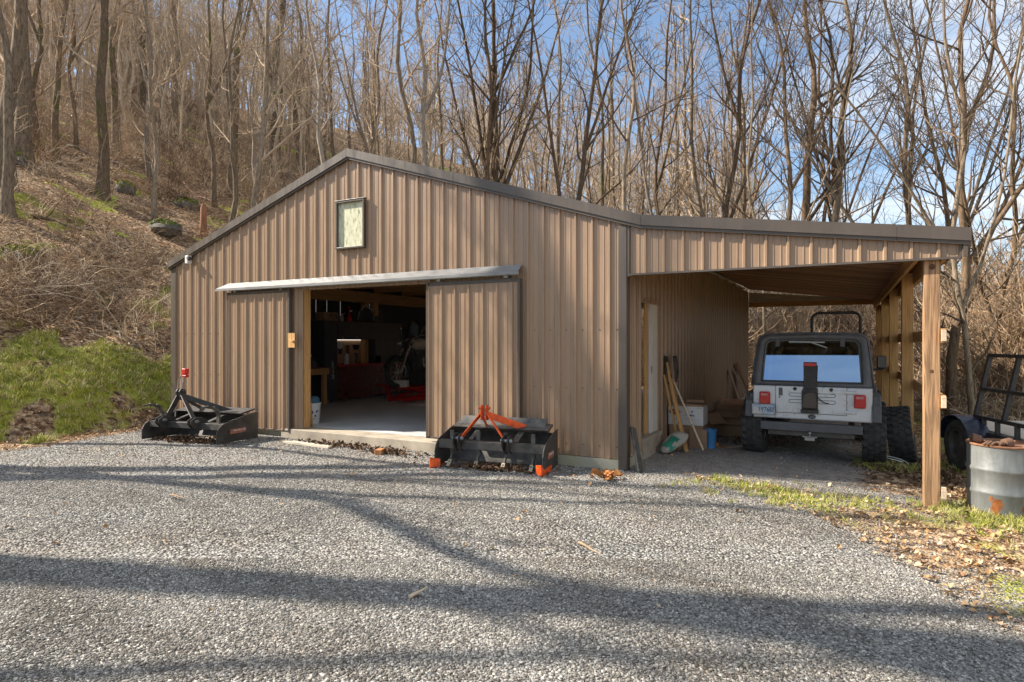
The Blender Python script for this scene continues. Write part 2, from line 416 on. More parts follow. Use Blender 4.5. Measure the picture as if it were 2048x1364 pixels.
YB_V = [-6, -4, -2.76, -2.16, -1.57, -1.05, -.6, -.35, .07]
YB_U = [4.6, 3.9, 3.38, 3.09, 2.83, 2.48, 2.04, 1.43, 1.0]
def glim(v): return np.interp(v, [-3, -1, 0, .9, 3], [2.1, 2.2, 2.45, 1.05, .8])     # top of the grass bank
def gravel_mask(u, v):
    """signed: >0 gravel"""
    ub = np.interp(v, YB_V, YB_U)
    d1 = np.where(v < .1, ub-u, 1.0)                    # yard edge on the right
    dl = u+9.05+.3*np.sin(v*.9)-.35*sstep(-1.2, -3, v)   # toe of the bank
    fl = np.where(u < -6.6, -v-.55, 1)                   # litter along the wall foot
    m = np.minimum(np.minimum(d1, dl), fl)
    car = np.minimum(np.minimum(u+.2, 2.75-u), np.minimum(v-.12, 12-v))
    return np.maximum(np.where(v < .5, m, -1), car)
def grass_mask(u, v):
    s = -9.25-u
    a = np.minimum(s+.25, glim(v)+.3-s)*1.0
    a = np.where(v < 9, a, -1)
    a = a-.17+(.4*wob(u, v, 1.3, 7)+.45*wob(u, v, 3.1, 2))
    b = np.minimum(u-3.5, v-.4)-.2+.3*wob(u, v, 2.1)          # green behind the drum
    c = .42-np.hypot((u-1.85)/1.5, (v+.25)/.8)*.5+.16*wob(u, v, 5)
    c = np.maximum(c, .3-np.hypot((u-3.55)/.5, (v+2.0)/1.0)*.5+.2*wob(u, v, 4, 2))
    c = np.maximum(c, .3-np.hypot((u-3.6)/.9, (v+.35)/.5)*.5+.2*wob(u, v, 5, 1))   # mossy strip at the carport mouth
    d = np.where((s > glim(v)+.4) & (s < 40), .7*wob(u, v, .9, 9)+.6*wob(u, v, 2.3, 3)-.42, -1)   # mossy patches up the slope
    return np.maximum(np.maximum(np.maximum(a, np.where(v < 13, b, -1)), c), d)

def grid_axis(lo, hi, a, b, step, growth):
    xs = list(np.arange(a, b+1e-6, step)); st = step; x = b
    while x < hi: st = min(st*growth, 9); x += st; xs.append(x)
    st = step; x = a; left = []
    while x > lo: st = min(st*growth, 9); x -= st; left.append(x)
    return np.array(left[::-1]+xs)
gu = grid_axis(-170, 170, -14, 6.5, .13, 1.07); gv = grid_axis(-45, 230, -8.5, 4.5, .13, 1.07)
U, V = np.meshgrid(gu, gv)
Z = terr(U, V)
nu, nv = len(gu), len(gv)
verts = np.stack([U.ravel(), V.ravel(), Z.ravel()], 1)
idx = np.arange(nu*nv).reshape(nv, nu)
faces = np.stack([idx[:-1, :-1].ravel(), idx[:-1, 1:].ravel(), idx[1:, 1:].ravel(), idx[1:, :-1].ravel()], 1)
me = bpy.data.meshes.new('ground'); me.from_pydata(verts.tolist(), [], faces.tolist())
me.polygons.foreach_set('use_smooth', [True]*len(faces))
for nm, arr in (('gravel', gravel_mask(U, V)), ('grass', grass_mask(U, V)),
                ('dirt', np.minimum(np.minimum(U+.3, 3.3-U), np.minimum(V-.0, 13-V)))):
    at_ = me.attributes.new(nm, 'FLOAT', 'POINT'); at_.data.foreach_set('value', np.clip(arr, -2, 2).ravel().astype(np.float32))
ground = bpy.data.objects.new('ground', me); COL.objects.link(ground); tag(ground, kind='structure')
def ground_mat():
    m, nt, b = newmat('ground_of_gravel_leaves_and_grass')
    v = coords(nt)
    def attr(n):
        a = nt.nodes.new('ShaderNodeAttribute'); a.attribute_name = n; return a.outputs['Fac']
    big = noise(nt, v, 1.3, 5, .6); fine = noise(nt, v, 7, 6, .7)
    vo = nt.nodes.new('ShaderNodeTexVoronoi'); nt.links.new(v, vo.inputs['Vector']); vo.inputs['Scale'].default_value = 42
    bw = nt.nodes.new('ShaderNodeRGBToBW'); nt.links.new(vo.outputs['Color'], bw.inputs[0])
    stone = ramp(nt, bw.outputs[0], [(.15, (.16, .15, .14, 1)), (.5, (.34, .33, .31, 1)), (.85, (.52, .50, .46, 1))]).outputs[0]
    gap = ramp(nt, vo.outputs['Distance'], [(.35, g3(1)), (.75, g3(.28))]).outputs[0]
    grav = mixc(nt, 1.0, stone, gap, 'MULTIPLY')
    grav = mixc(nt, ramp(nt, big, [(.4, g3(0)), (.75, g3(.45))]).outputs[0], grav, (.22, .17, .12, 1))
    dirtc = ramp(nt, fine, [(.3, (.21, .19, .17, 1)), (.7, (.42, .385, .35, 1))]).outputs[0]
    dm = ramp(nt, math_(nt, 'ADD', attr('dirt'), math_(nt, 'MULTIPLY', big, .3)), [(.1, g3(0)), (.4, g3(.75))]).outputs[0]
    grav = mixc(nt, dm, grav, dirtc)
    v2 = nt.nodes.new('ShaderNodeTexVoronoi'); nt.links.new(v, v2.inputs['Vector']); v2.inputs['Scale'].default_value = 17
    bw2 = nt.nodes.new('ShaderNodeRGBToBW'); nt.links.new(v2.outputs['Color'], bw2.inputs[0])
    leaf = ramp(nt, bw2.outputs[0], [(.1, (.11, .065, .04, 1)), (.4, (.34, .205, .115, 1)), (.7, (.56, .39, .24, 1)), (.95, (.70, .56, .38, 1))]).outputs[0]
    leaf = mixc(nt, ramp(nt, fine, [(.38, g3(.85)), (.6, g3(0))]).outputs[0], leaf, (.035, .024, .017, 1))  # near-black patches put the shade between leaves into the colour
    gr = ramp(nt, fine, [(.3, (.12, .135, .02, 1)), (.5, (.27, .29, .04, 1)), (.72, (.42, .37, .12, 1))]).outputs[0]
    gm = ramp(nt, math_(nt, 'ADD', attr('grass'), math_(nt, 'MULTIPLY', math_(nt, 'SUBTRACT', fine, .5), 1.1)), [(.0, g3(0)), (.25, g3(1))]).outputs[0]
    col = mixc(nt, gm, leaf, gr)
    vm = ramp(nt, math_(nt, 'ADD', attr('gravel'), math_(nt, 'MULTIPLY', math_(nt, 'SUBTRACT', fine, .5), 1.3)), [(.0, g3(0)), (.25, g3(1))]).outputs[0]
    col = mixc(nt, vm, col, grav)
    nt.links.new(col, b.inputs['Base Color']); b.inputs['Roughness'].default_value = .95; b.inputs['Specular IOR Level'].default_value = .1
    hgt = math_(nt, 'ADD', math_(nt, 'MULTIPLY', vo.outputs['Distance'], -1.0), math_(nt, 'MULTIPLY', fine, .8))
    bump(nt, b, hgt, .02, 1)
    return m
me.materials.append(ground_mat())

# ------------------------------------------------------------------ the barn
PITCH = .2286; RIB = .026
def prof_pts(x0, x1, phase=0):
    pts = []
    k0 = int(math.floor((x0-phase)/PITCH))-1; k1 = int(math.ceil((x1-phase)/PITCH))+1
    for k in range(k0, k1+1):
        c = phase+k*PITCH
        pts += [(c-.024, 0), (c-.011, RIB), (c+.011, RIB), (c+.024, 0)]
        for f in (.0762, .1524): pts += [(c+f-.008, 0), (c+f-.004, .005), (c+f+.004, .005), (c+f+.008, 0)]
    pts.sort()
    def ev(x):
        for (a, p), (b, q) in zip(pts, pts[1:]):
            if a <= x <= b: return p+(q-p)*(x-a)/(b-a) if b > a else p
        return 0
    res = [(x0, ev(x0))]+[p for p in pts if x0+1e-4 < p[0] < x1-1e-4]+[(x1, ev(x1))]
    return res
def corr(mb, x0, x1, zlo, zhi, to, phase=0, extra=()):
    """ribbed sheet; to(x, depth, z) places a point"""
    pts = prof_pts(x0, x1, phase)
    for e in extra:
        if x0 < e < x1: pts.append((e, 0)); pts.sort()
    V = []; F = []
    for x, d in pts:
        V.append(to(x, d, zlo(x) if callable(zlo) else zlo)); V.append(to(x, d, zhi(x) if callable(zhi) else zhi))
    for i in range(len(pts)-1): F.append((2*i, 2*i+2, 2*i+3, 2*i+1))
    mb.add(V, F)
BW, RIDGE_U, DEP = 8.924, -4.462, 11.31
EAVE, RIDGE, LEND, LLOW = 3.142, 4.637, 3.515, 2.704
def rake(u):
    if u < RIDGE_U: return EAVE+(RIDGE-EAVE)*(u+BW+.06)/(RIDGE_U+BW+.06)
    if u < .251: return RIDGE+(EAVE-RIDGE)*(u-RIDGE_U)/(.251-RIDGE_U)
    return EAVE+(LLOW-EAVE)*(u-.251)/(LEND-.251)

barn = empty('pole_barn', (0, 0, 0), 0, 'tan ribbed steel barn with gable front, sliding doors and attached open carport', 'barn')
front = lambda u, d, z: (u, -d, z)
sidep = lambda v, d, z: (d, v, z)
PH = .06
# front wall in one ribbed skin with the doorway left open
mb = MB()
corr(mb, -BW, -5.49, .10, lambda u: rake(u)-.06, front, PH)
corr(mb, -5.49, -2.55, 2.45, lambda u: rake(u)-.06, front, PH, (RIDGE_U,))
corr(mb, -2.55, 0, .13, lambda u: rake(u)-.06, front, PH)
mb.build('front_wall', M['wall'], barn)
mb = MB()
corr(mb, .10, 3.43, 2.43, lambda u: rake(u)-.05, front, PH, (.251,))
mb.build('carport_fascia', M['wall'], barn)
mb = MB()
mb.bar((.09, -.012, 2.425), (3.44, -.012, 2.425), .035, .022); mb.bar((3.44, -.008, 2.415), (3.44, -.008, rake(3.44)-.05), .03, .02)
mb.build('fascia_edge_trim', M['trim'], barn)
# wall in the carport, ribs facing +u, with the narrow door opening
mb = MB(); SP = .02
ztop = lambda v: 3.0
corr(mb, .0, .74, .13, ztop, sidep, SP); corr(mb, .74, 1.60, 2.17, ztop, sidep, SP); corr(mb, 1.60, DEP, .10, ztop, sidep, SP)
mb.build('carport_side_wall', M['wall'], barn)
mb = MB()
for v in np.arange(.3, 11.3, PITCH/1):
    for z in (1.72,):
        if not (.6 < v < 1.75): mb.sphere((.006, v, z), .012, 6, 4, (.6, 1, 1))
for u in np.arange(-8.8, -.1, PITCH):
    for z in (.28, 1.0, 1.75):
        if -7.4 < u < -1.3: continue
        mb.sphere((u+.04, -.003, z), .009, 6, 4, (1, .6, 1))
sc_ = mb.build('wall_screws', M['trim'], barn); tag(sc_, kind='stuff')
# left wall with thin daylight gaps between the sheets high up
mb = MB()
slits = [3.02, 3.42, 3.62, 3.98, 4.45, 5.55]
mb.span((-8.935, .05, .1), (-8.905, DEP, 2.22)); prev = .05
for s_ in slits: mb.span((-8.935, prev, 2.22), (-8.905, s_-.010, 2.95)); prev = s_+.010
mb.span((-8.935, prev, 2.22), (-8.905, DEP, 2.95)); mb.span((-8.935, .05, 2.95), (-8.905, DEP, 3.06))
mb.build('left_wall', M['plywall'], barn)
mb = MB(); mb.span((-8.9, DEP-.03, .1), (-6.0, DEP, 3.05)); mb.span((-1.2, DEP-.03, .1), (-.02, DEP, 3.05)); mb.span((-6.0, DEP-.03, 2.6), (-1.2, DEP, 3.05)); mb.build('back_wall', M['bounce_lining'], barn)  # unseen rear opening, added so daylight reaches the workshop
mb = MB(); mb.span((-.03, 1.62, .1), (-.004, DEP-.03, 3.0)); mb.span((-.03, .02, .1), (-.004, .72, 3.0)); mb.span((-.03, .72, 2.19), (-.004, 1.62, 3.0)); mb.build('inner_lining', M['bounce_lining'], barn)
# roof sheets
def roof_sheet(name, a, b, th=.03, v0=-.045, v1=DEP+.1, mat='roof'):
    (u0, z0), (u1, z1) = a, b
    m = MB(); m.prism([(u0, z0), (u1, z1), (u1, z1-th), (u0, z0-th)], v1-v0, Matrix.Translation((0, v0, 0)) @ XZ)
    return m.build(name, M[mat], barn)
roof_sheet('roof', (-9.02, rake(-9.0)-.03), (RIDGE_U, RIDGE-.012)); roof_sheet('roof', (RIDGE_U+.002, RIDGE-.012), (.25, EAVE-.012)); roof_sheet('carport_roof', (.252, EAVE-.012), (LEND-.01, LLOW-.012))
# rake trim with its drip lip, in lengths that butt
def trim_piece(u0, u1, z0, z1, hgt, v0, v1, drop=0):
    m.prism([(u0, z0-drop), (u1, z1-drop), (u1, z1-drop-hgt), (u0, z0-drop-hgt)], v1-v0, Matrix.Translation((0, v0, 0)) @ XZ)
m = MB()
runs = [(-9.01, -8.0), (-7.999, RIDGE_U), (RIDGE_U+.0005, -2.47), (-2.466, .251), (.255, 2.9), (2.903, LEND)]
for a, b in runs:
    za, zb = rake(a), rake(b-1e-6)
    trim_piece(a, b, za, zb, .128, -.078, -.046)
    trim_piece(a, b, za, zb, .035, -.060, -.020, .129)
m.build('rake_trim', M['trim'], barn)
m = MB(); m.span((3.455, -.05, 2.43), (3.49, -.02, LLOW-.02)); m.span((3.47, -.045, LLOW-.15), (3.51, DEP+.1, LLOW-.014)); m.build('eave_trim', M['trim'], barn)
m = MB()
m.span((-.045, -.036, .01), (.062, -.0185, 3.03)); m.span((.0, -.0185, .01), (.064, .10, 2.98)); m.span((.062, -.03, 2.40), (.098, -.004, 3.06))
m.build('corner_trim', M['trim'], barn, bevel=.004)
m = MB(); m.span((-BW-.03, -.03, .06), (-BW+.10, -.019, 3.06)); m.span((-BW-.045, -.03, .06), (-BW-.03, .10, 3.06)); m.build('corner_trim', M['trim'], barn)
m = MB(); m.span((-2.55, -.03, -.12), (.02, .04, .122)); m.build('foundation', M['mossconc'], barn)
for a_, b_ in (((-BW, -.02, -.1), (-5.7, .05, .09)), ((-.1, .04, -.12), (.03, .73, .122)), ((-.1, 1.63, -.12), (.02, DEP, .095))):
    m = MB(); m.span(a_, b_); m.build('foundation', M['mossconc'], barn)
m = MB(); m.span((-8.88, .30, .0), (-.11, DEP-.04, .148)); m.build('concrete_slab', M['floor'], barn)
m = MB(); m.span((-5.9, -.10, -.08), (-2.551, .30, .146)); m.build('concrete_apron', M['concrete'], barn, bevel=.012)
# framing seen through the doorway
m = MB(); m.span((-5.66, .03, .15), (-5.50, .17, 2.62)); m.build('door_jamb', M['pinez'], barn)
m = MB(); m.span((-5.498, .03, 2.46), (-2.6, .09, 2.72)); m.build('door_header', M['pinex'], barn)
m = MB(); m.span((-8.88, .2, 2.62), (-8.70, DEP-.1, 2.90)); m.build('top_plate', M['piney'], barn)
m = MB(); m.span((-8.70, 4.98, .15), (-8.56, 5.12, 2.6)); m.span((-8.56, 5.2, 2.28), (-8.42, 5.34, 2.62)); m.build('inner_post', M['pinez'], barn)
m = MB()
for v in np.arange(.8, 11, 1.22): m.span((-8.88, v, 2.92), (-.05, v+.05, 3.08))
m.build('ceiling_joists', M['piney'], barn)
m = MB(); m.span((-8.88, .05, 3.085), (-.05, DEP-.05, 3.10)); m.build('ceiling_sheet', M['bounce_lining'], barn)
# underside of the carport
m = MB(); v = .03
while v < DEP:
    z0, z1 = rake(.03) if False else EAVE+.03-.06, rake(3.44)-.06
    dz_ = random.uniform(0, .008); m.prism([(.02, z0), (3.44, z1), (3.44, z1-.022-dz_), (.02, z0-.022-dz_)], .136, Matrix.Translation((0, v, 0)) @ XZ, random.randrange(3)); v += .150
m.build('carport_ceiling', [M['boards'], M['boards2'], M['boards3']], barn)
m = MB(); m.span((.03, DEP-.04, 2.57), (3.15, DEP+.0, 2.70)); m.build('back_beam', M['pinex'], barn)
m = MB(); m.prism([(.03, 2.701), (3.15, 2.701), (3.15, 2.71), (.03, 2.99)], .02, Matrix.Translation((0, DEP-.03, 0)) @ XZ); m.build('back_gable_panel', M['ply'], barn)
m = MB(); m.span((3.285, .02, 2.40), (3.325, DEP, 2.63)); m.span((3.09, .16, 2.46), (3.13, DEP, 2.62)); m.build('eave_beam', M['piney'], barn)
PU = 3.21
for i in range(5):
    v = .105+2.79*i
    m = MB(); m.span((PU-.07, v-.07, -.35), (PU+.07, v+.07, 2.56))
    p = m.build('carport_post', M['treated' if i == 0 else 'pinez'], barn, bevel=.006)
    if i == 0:
        
        for kx, kz, kr in ((-.005, 1.30, .02), (.0, 2.35, .03)):
            k = MB(); k.sphere((PU+kx, v-.0705, kz), kr, 10, 6, (1, .08, 1)); k.build('knot', M['drkwood'], p)
for z, h in ((1.66, .14), (1.0, .13)):
    m = MB(); m.span((3.282, .0, z-h/2), (3.322, DEP+.02, z+h/2)); m.build('side_rail', M['piney'], barn)
for z in (1.66, 1.0, .10):
    m = MB(); m.span((3.283, -.045, z-.055), (3.320, -.001, z+.055)); m.build('rail_end_block', M['palewood'], barn)
# sliding doors
def sliding_door(u0, u1, z0, z1, v, label):
    m = MB(); corr(m, u0+.05, u1-.05, z0+.03, z1-.05, lambda u, d, z: (u, v-d, z), PH+.03)
    d = m.build('sliding_door', M['wall'], barn, label=label)
    f = MB(); T = .028
    f.span((u0+.015, v-T, z0), (u0+.05, v+.03, z1)); f.span((u1-.05, v-T, z0), (u1-.015, v+.03, z1))
    f.span((u0+.05, v-.004, z1-.05), (u1-.05, v+.03, z1)); f.span((u0+.05, v-T*.6, z0), (u1-.05, v+.03, z0+.03))
    f.build('door_frame', M['trim'], d, bevel=.003)
    return d
dl = sliding_door(-7.27, -5.68, .09, 2.47, -.085, 'left sliding door pushed open beside the doorway')
dr = sliding_door(-2.93, -1.37, .20, 2.45, -.085, 'right sliding door half covering the doorway')
m = MB(); m.span((-5.72, -.118, 1.50), (-5.56, -.113, 1.74)); m.tube([(-5.66, -.13, 1.63), (-5.60, -.15, 1.615), (-5.54, -.13, 1.62)], .008, 6); m.sphere((-5.58, -.14, 1.60), .022, 8, 6); m.build('latch_block', [M['pinez']], dl)
# sloping metal hood over the track
m = MB()
hood = [(-.022, 2.64), (-.185, 2.535), (-.185, 2.495), (-.178, 2.495), (-.178, 2.528), (-.022, 2.63)]
m.prism([(y, z) for y, z in hood], 5.93, Matrix.Translation((-7.33, 0, 0)) @ YZ)
m.v = [(x-.16*(2.64-z)/.14 if x < -7 else x+.04*(2.64-z)/.14, y, z) for x, y, z in m.v]
h_ = m.build('door_track_hood', M['ztrack'], barn)
m = MB(); m.bar((-7.2, -.10, 2.515), (-1.42, -.10, 2.515), .05, .05); m.build('track_rail', M['galv'], h_)
for u in (-7.05, -5.9, -2.7, -1.6):
    m = MB(); m.span((u-.03, -.11, 2.46), (u+.03, -.07, 2.50)); m.build('door_roller', M['dullmetal'], h_)
# loft window
m = MB(); fu0, fu1, fz0, fz1 = -4.71, -4.12, 3.06, 3.82; T = .03
m.span((fu0, -.075, fz0), (fu0+T, -.019, fz1)); m.span((fu1-T, -.075, fz0), (fu1, -.019, fz1)); m.span((fu0+T, -.075, fz0), (fu1-T, -.019, fz0+T)); m.span((fu0+T, -.075, fz1-T), (fu1-T, -.019, fz1))
m.span((fu0-.02, -.08, fz1), (fu1+.02, -.015, fz1+.012))
lw = m.build('loft_window', M['trim'], barn, bevel=.003)
m = MB(); m.span((fu0+T, -.028, fz0+T), (fu1-T, -.020, fz1-T)); m.build('pane', M['pane'], lw)
# narrow side door standing ajar
m = MB(); m.span((-.03, 1.30, .30), (.014, 1.585, 2.13)); sd = m.build('side_door', M['offwhite'], barn, bevel=.003)
m = MB(); m.span((-.026, 1.245, .30), (.006, 1.285, 2.13)); m.build('door_edge', M['white'], sd)
m = MB(); m.span((.006, 1.255, 1.15), (.02, 1.28, 1.25)); m.build('door_latch', M['dullmetal'], sd)
m = MB(); m.span((-.055, 1.10, .30), (-.032, 1.235, 2.13)); m.build('door_stud', M['pinez'], barn)
m = MB(); m.span((-.02, .70, 2.13), (.045, 1.66, 2.19)); m.span((.0, .705, .28), (.022, .735, 2.13)); m.span((.0, 1.60, .02), (.022, 1.635, 2.13)); m.build('side_door_frame', M['wall'], barn)
m = MB(); m.span((-.05, .71, .235), (.075, 1.62, .295)); m.span((-.04, .72, .10), (.055, 1.61, .235)); m.span((-.06, .73, -.1), (.04, 1.63, .10)); m.build('door_step', M['concrete'], barn)

# security camera under the left eave
e = empty('security_camera', (-8.34, -.10, 3.12), 0, 'small white camera box mounted under the left end of the gable trim', 'camera')
m = MB(); m.box((0, 0, 0), (.085, .09, .15)); m.build('housing', M['white'], e, bevel=.012)
m = MB(); m.lathe([(.0, 0), (.036, 0), (.036, .05), (.028, .06), (0, .06)], 14, TR((.075, -.01, .02), R(90))); m.bar((.04, 0, .02), (.08, .03, .02), .03, .03); m.build('lens', M['black'], e)

# ------------------------------------------------------------------ implements by the doors
def text_mesh(body, size, mat, parent, Mx, name='lettering', ext=.0015):
    cu = bpy.data.curves.new('t', 'FONT'); cu.body = body; cu.size = size; cu.align_x = 'CENTER'; cu.align_y = 'CENTER'; cu.extrude = ext
    o = bpy.data.objects.new('t', cu); COL.objects.link(o)
    bpy.context.view_layer.update()
    me = bpy.data.meshes.new_from_object(o.evaluated_get(bpy.context.evaluated_depsgraph_get()))
    bpy.data.objects.remove(o)
    me.transform(Mx); me.name = name; me.materials.clear(); me.materials.append(mat)
    q = bpy.data.objects.new(name, me); COL.objects.link(q); q.parent = parent
    return q

def box_blade(loc, rz, W, label, frame, edge, mast_mat, up_shanks, skids, apex, mastx, high):
    e = empty('box_blade', loc, rz, label, 'box blade', 'box blades parked by the barn doors')
    hw = W/2
    outline = [(-.30, .03), (.34, .0), (.34, .475), (.22, .465), (-.12, .375), (-.20, .345), (-.265, .285), (-.295, .21)]
    plates = []
    for s in (-1, 1):
        m = MB(); m.prism(outline, .014, Matrix.Translation((s*hw-.007, 0, 0)) @ YZ)
        p = m.build('side_plate', M[edge], e, bevel=.004); plates.append(p)
    # rust-toned decal on the outer face of the right plate
    m = MB(); m.span((hw+.0075, -.10, .155), (hw+.009, .14, .235)); dc = m.build('decal', simple('faded_red_decal', (.34, .13, .09, 1), .6, 0, .4, 40), plates[1])
    m = MB(); rr = random.Random(5)
    for k in range(13): m.span((hw+.0092, -.05+k*.014, .195+rr.uniform(-.004, .004)), (hw+.0098, -.044+k*.014+rr.uniform(0, .004), .215+rr.uniform(-.006, .008)))
    m.build('decal_lettering', M['white'], dc)
    m = MB(); m.bar((-hw+.007, -.14, .285), (hw-.007, -.14, .285), .10, .105); m.build('front_beam', M[frame], e, bevel=.006)
    for s in (-1, 1):
        m = MB(); m.prism([(0, 0), (.28, 0), (.28 if s > 0 else .20, -.10), (.08 if s > 0 else .0, -.10)], .012, TR((s*hw-(.29 if s > 0 else -.01), -.205, .337)) @ XZ)
        m.build('beam_gusset', M['greysteel'], e)
    # curved moldboard
    m = MB(); pr = []
    for k in range(9):
        t = k/8; pr.append((.17+.13*math.sin(t*math.pi)+.02*t, .02+.42*t))
    poly = pr+[(y+.012, z) for y, z in pr[::-1]]
    m.prism(poly, W-.03, Matrix.Translation((-hw+.015, 0, 0)) @ YZ); m.build('moldboard', M[frame], e, smooth=True)
    m = MB(); m.prism([(.12, .45), (.34, .50), (.34, .53), (.10, .475)], W-.12, Matrix.Translation((-hw+.06, 0, 0)) @ YZ)
    if high: m.prism([(.22, .50), (.30, .60), (.315, .60), (.26, .50)], W-.25, Matrix.Translation((-hw+.12, 0, 0)) @ YZ)
    m.bar((hw-.42, .2, .46), (hw-.42, -.12, .34), .08, .02); m.bar((-hw+.42, .2, .46), (-hw+.42, -.12, .34), .06, .02)
    m.build('rear_brace', M['greysteel'] if high else M[frame], e)
    # scarifier shanks
    for k in range(4):
        x = -hw+.17+k*(W-.34)/3
        up = up_shanks[k]
        if up is None: continue
        m = MB()
        if up:
            m.bar((x, -.14, .23), (x, -.14, .50), .022, .055); 
            pts = [(x, -.14, .48), (x, -.16, .56), (x, -.22, .62), (x, -.30, .645)]
            for a, b in zip(pts, pts[1:]): m.bar(a, b, .022, .05)
        else:
            m.bar((x, -.14, .20), (x, -.14, .46), .022, .05)
            pts = [(x, -.14, .24), (x, -.135, .15), (x, -.17, .09), (x, -.22, .05)]
            for a, b in zip(pts, pts[1:]): m.bar(a, b, .022, .05)
        sh = m.build('shank', M['greysteel'], e)
        t = MB()
        if up: t.bar((x, -.29, .645), (x, -.38, .635), .035, .03)
        else: t.bar((x, -.20, .09), (x, -.265, .012), .045, .02)
        t.build('shank_tip', M['bone'] if not up else M['greysteel'], sh)
    # lower hitch ears
    for s in (-1, 1):
        m = MB()
        for dx in (-.035, .035):
            m.prism([(-.10, .22), (-.02, .30), (-.02, .40), (-.09, .455), (-.18, .46), (-.24, .42), (-.25, .36), (-.20, .28)], .014, Matrix.Translation((mastx+s*.33+dx-.007, -.06, -.02)) @ YZ)
        l = m.build('hitch_ear', M['black'], e, bevel=.004)
        m = MB(); m.tube([(mastx+s*.33-.07, -.235, .375), (mastx+s*.33+.08, -.235, .375)], .022, 10); m.lathe([(0, 0), (.03, 0), (.03, .012), (0, .012)], 10, TR((mastx+s*.33+.05, -.235, .375), 0, R(90))); m.build('hitch_pin', M['dullmetal'], l)
    # A-frame mast
    ax, ay, az = apex
    m = MB()
    for s in (-1, 1): m.bar((mastx+s*.30, -.20, .37), (ax+s*.026, ay, az), .016, .07, (0, -1, .3))
    m.build('a_frame', M[mast_mat], e, bevel=.003)
    m = MB()
    for s in (-1, 1):
        m.bar((ax+s*.03, ay, az-.03), (mastx+s*(.44 if s > 0 else .12), .24, .47), .016, .085 if s > 0 else .05, (0, 0, 1))
    m.build('mast_brace', M[mast_mat], e, bevel=.003)
    m = MB()
    for s in (-1, 1):
        m.prism([(-.04, -.10), (.05, -.11), (.05, .06), (.02, .09), (-.03, .09), (-.05, .05)], .012, Matrix.Translation((ax+s*.032-.006, ay, az)) @ YZ)
        m.lathe([(0, 0), (.018, 0), (.018, .03), (0, .03)], 8, TR((ax+s*.045, ay, az+.05), 0, R(90*s)))
    m.build('top_hitch', M[mast_mat], e)
    if skids:
        for s in (-1, 1):
            m = MB(); X = s*(hw+.012)
            m.prism([(-.40, .0), (-.30, -.02), (.02, -.01), (.02, .06), (-.28, .05), (-.40, .13)], .014, Matrix.Translation((X-.007, .0, .01)) @ YZ)
            m.prism([(-.40, .0), (-.26, .0), (-.26, .10), (-.40, .13)], .014, Matrix.Translation((X-.007, -.40, .012)) @ Matrix.Rotation(R(42*s), 4, 'Z') @ Matrix.Translation((0, .40, 0)) @ YZ)
            m.build('skid_shoe', M['orange'], e, bevel=.003)
    return e
# black blade at the left of the open doorway
b1 = box_blade((-6.86, -.92, .0), R(9), 1.52, 'black box blade with its shanks raised, left of the barn doorway', 'black', 'blackdust', 'black',
               (True, None, None, True), False, (-.36, -.02, .80), -.10, False)
b1.scale = (1, 1.4, .92)
tl = MB(); tl.tube([(-.36, -.02, .83), (-.35, .0, 1.00), (-.34, .02, 1.14)], .012, 8); tl.tube([(-.42, -.06, .40), (-.44, -.03, .72), (-.43, -.01, 1.02), (-.38, .0, 1.13)], .009, 6)
l1 = tl.build('top_link', M['dullmetal'], b1)
m = MB(); m.box((-.34, .02, 1.19), (.055, .05, .13)); m.box((-.30, .02, 1.20), (.03, .06, .10)); m.lathe([(0, 0), (.03, 0), (.03, .09), (0, .09)], 8, TR((-.365, .02, 1.12), 0, R(90))); m.build('link_clamp', M['red'], l1, bevel=.01)
m = MB(); m.lathe([(0, 0), (.022, 0), (.022, .12), (0, .12)], 10, TR((.02, -.155, .66), R(90), R(64))); 
# black blade with the orange mast, in front of the right door
b2 = box_blade((-1.50, -.55, .0), R(8), 1.44, 'dark box blade with orange A-frame mast and orange skid shoes', 'greysteel', 'blackdust', 'orange',
               (False, False, False, False), True, (-.10, -.14, .71), -.10, True)

# loose litter: dark leaves at the blade edges are part of the leaf stuff further below

def solid(name, label, cat, mb, mat, loc=(0, 0, 0), rz=0, group=None, smooth=False, bevel=0):
    o = mb.build(name, mat, None, smooth=smooth, bevel=bevel); o.location = loc; o.rotation_euler = (0, 0, rz)
    return tag(o, label, cat, group)

# planks and wood bits in front of the doorway
m = MB(); m.bar((-.5, 0, .02), (.5, .03, .02), .07, .03); m.bar((-.42, .09, .02), (.40, .06, .02), .06, .025); solid('scrap_plank', 'pair of weathered planks lying on the gravel before the slab', 'plank', m, M['ply'], (-4.85, -.55, .0), R(-4))
m = MB(); m.box((0, 0, .035), (.10, .16, .07)); solid('wood_block', 'small square wood block on the gravel before the doorway', 'block', m, M['rustred'], (-3.4, -.55, 0), R(20), bevel=.006)
# grey board leaning on the barn corner
m = MB(); m.bar((0, 0, 0), (-.15, .17, .52), .13, .03, (1, -.2, 0)); solid('leaning_slate', 'thin grey board leaning on the front corner trim', 'board', m, M['greysteel'], (.235, -.02, .0), 0, bevel=.01)

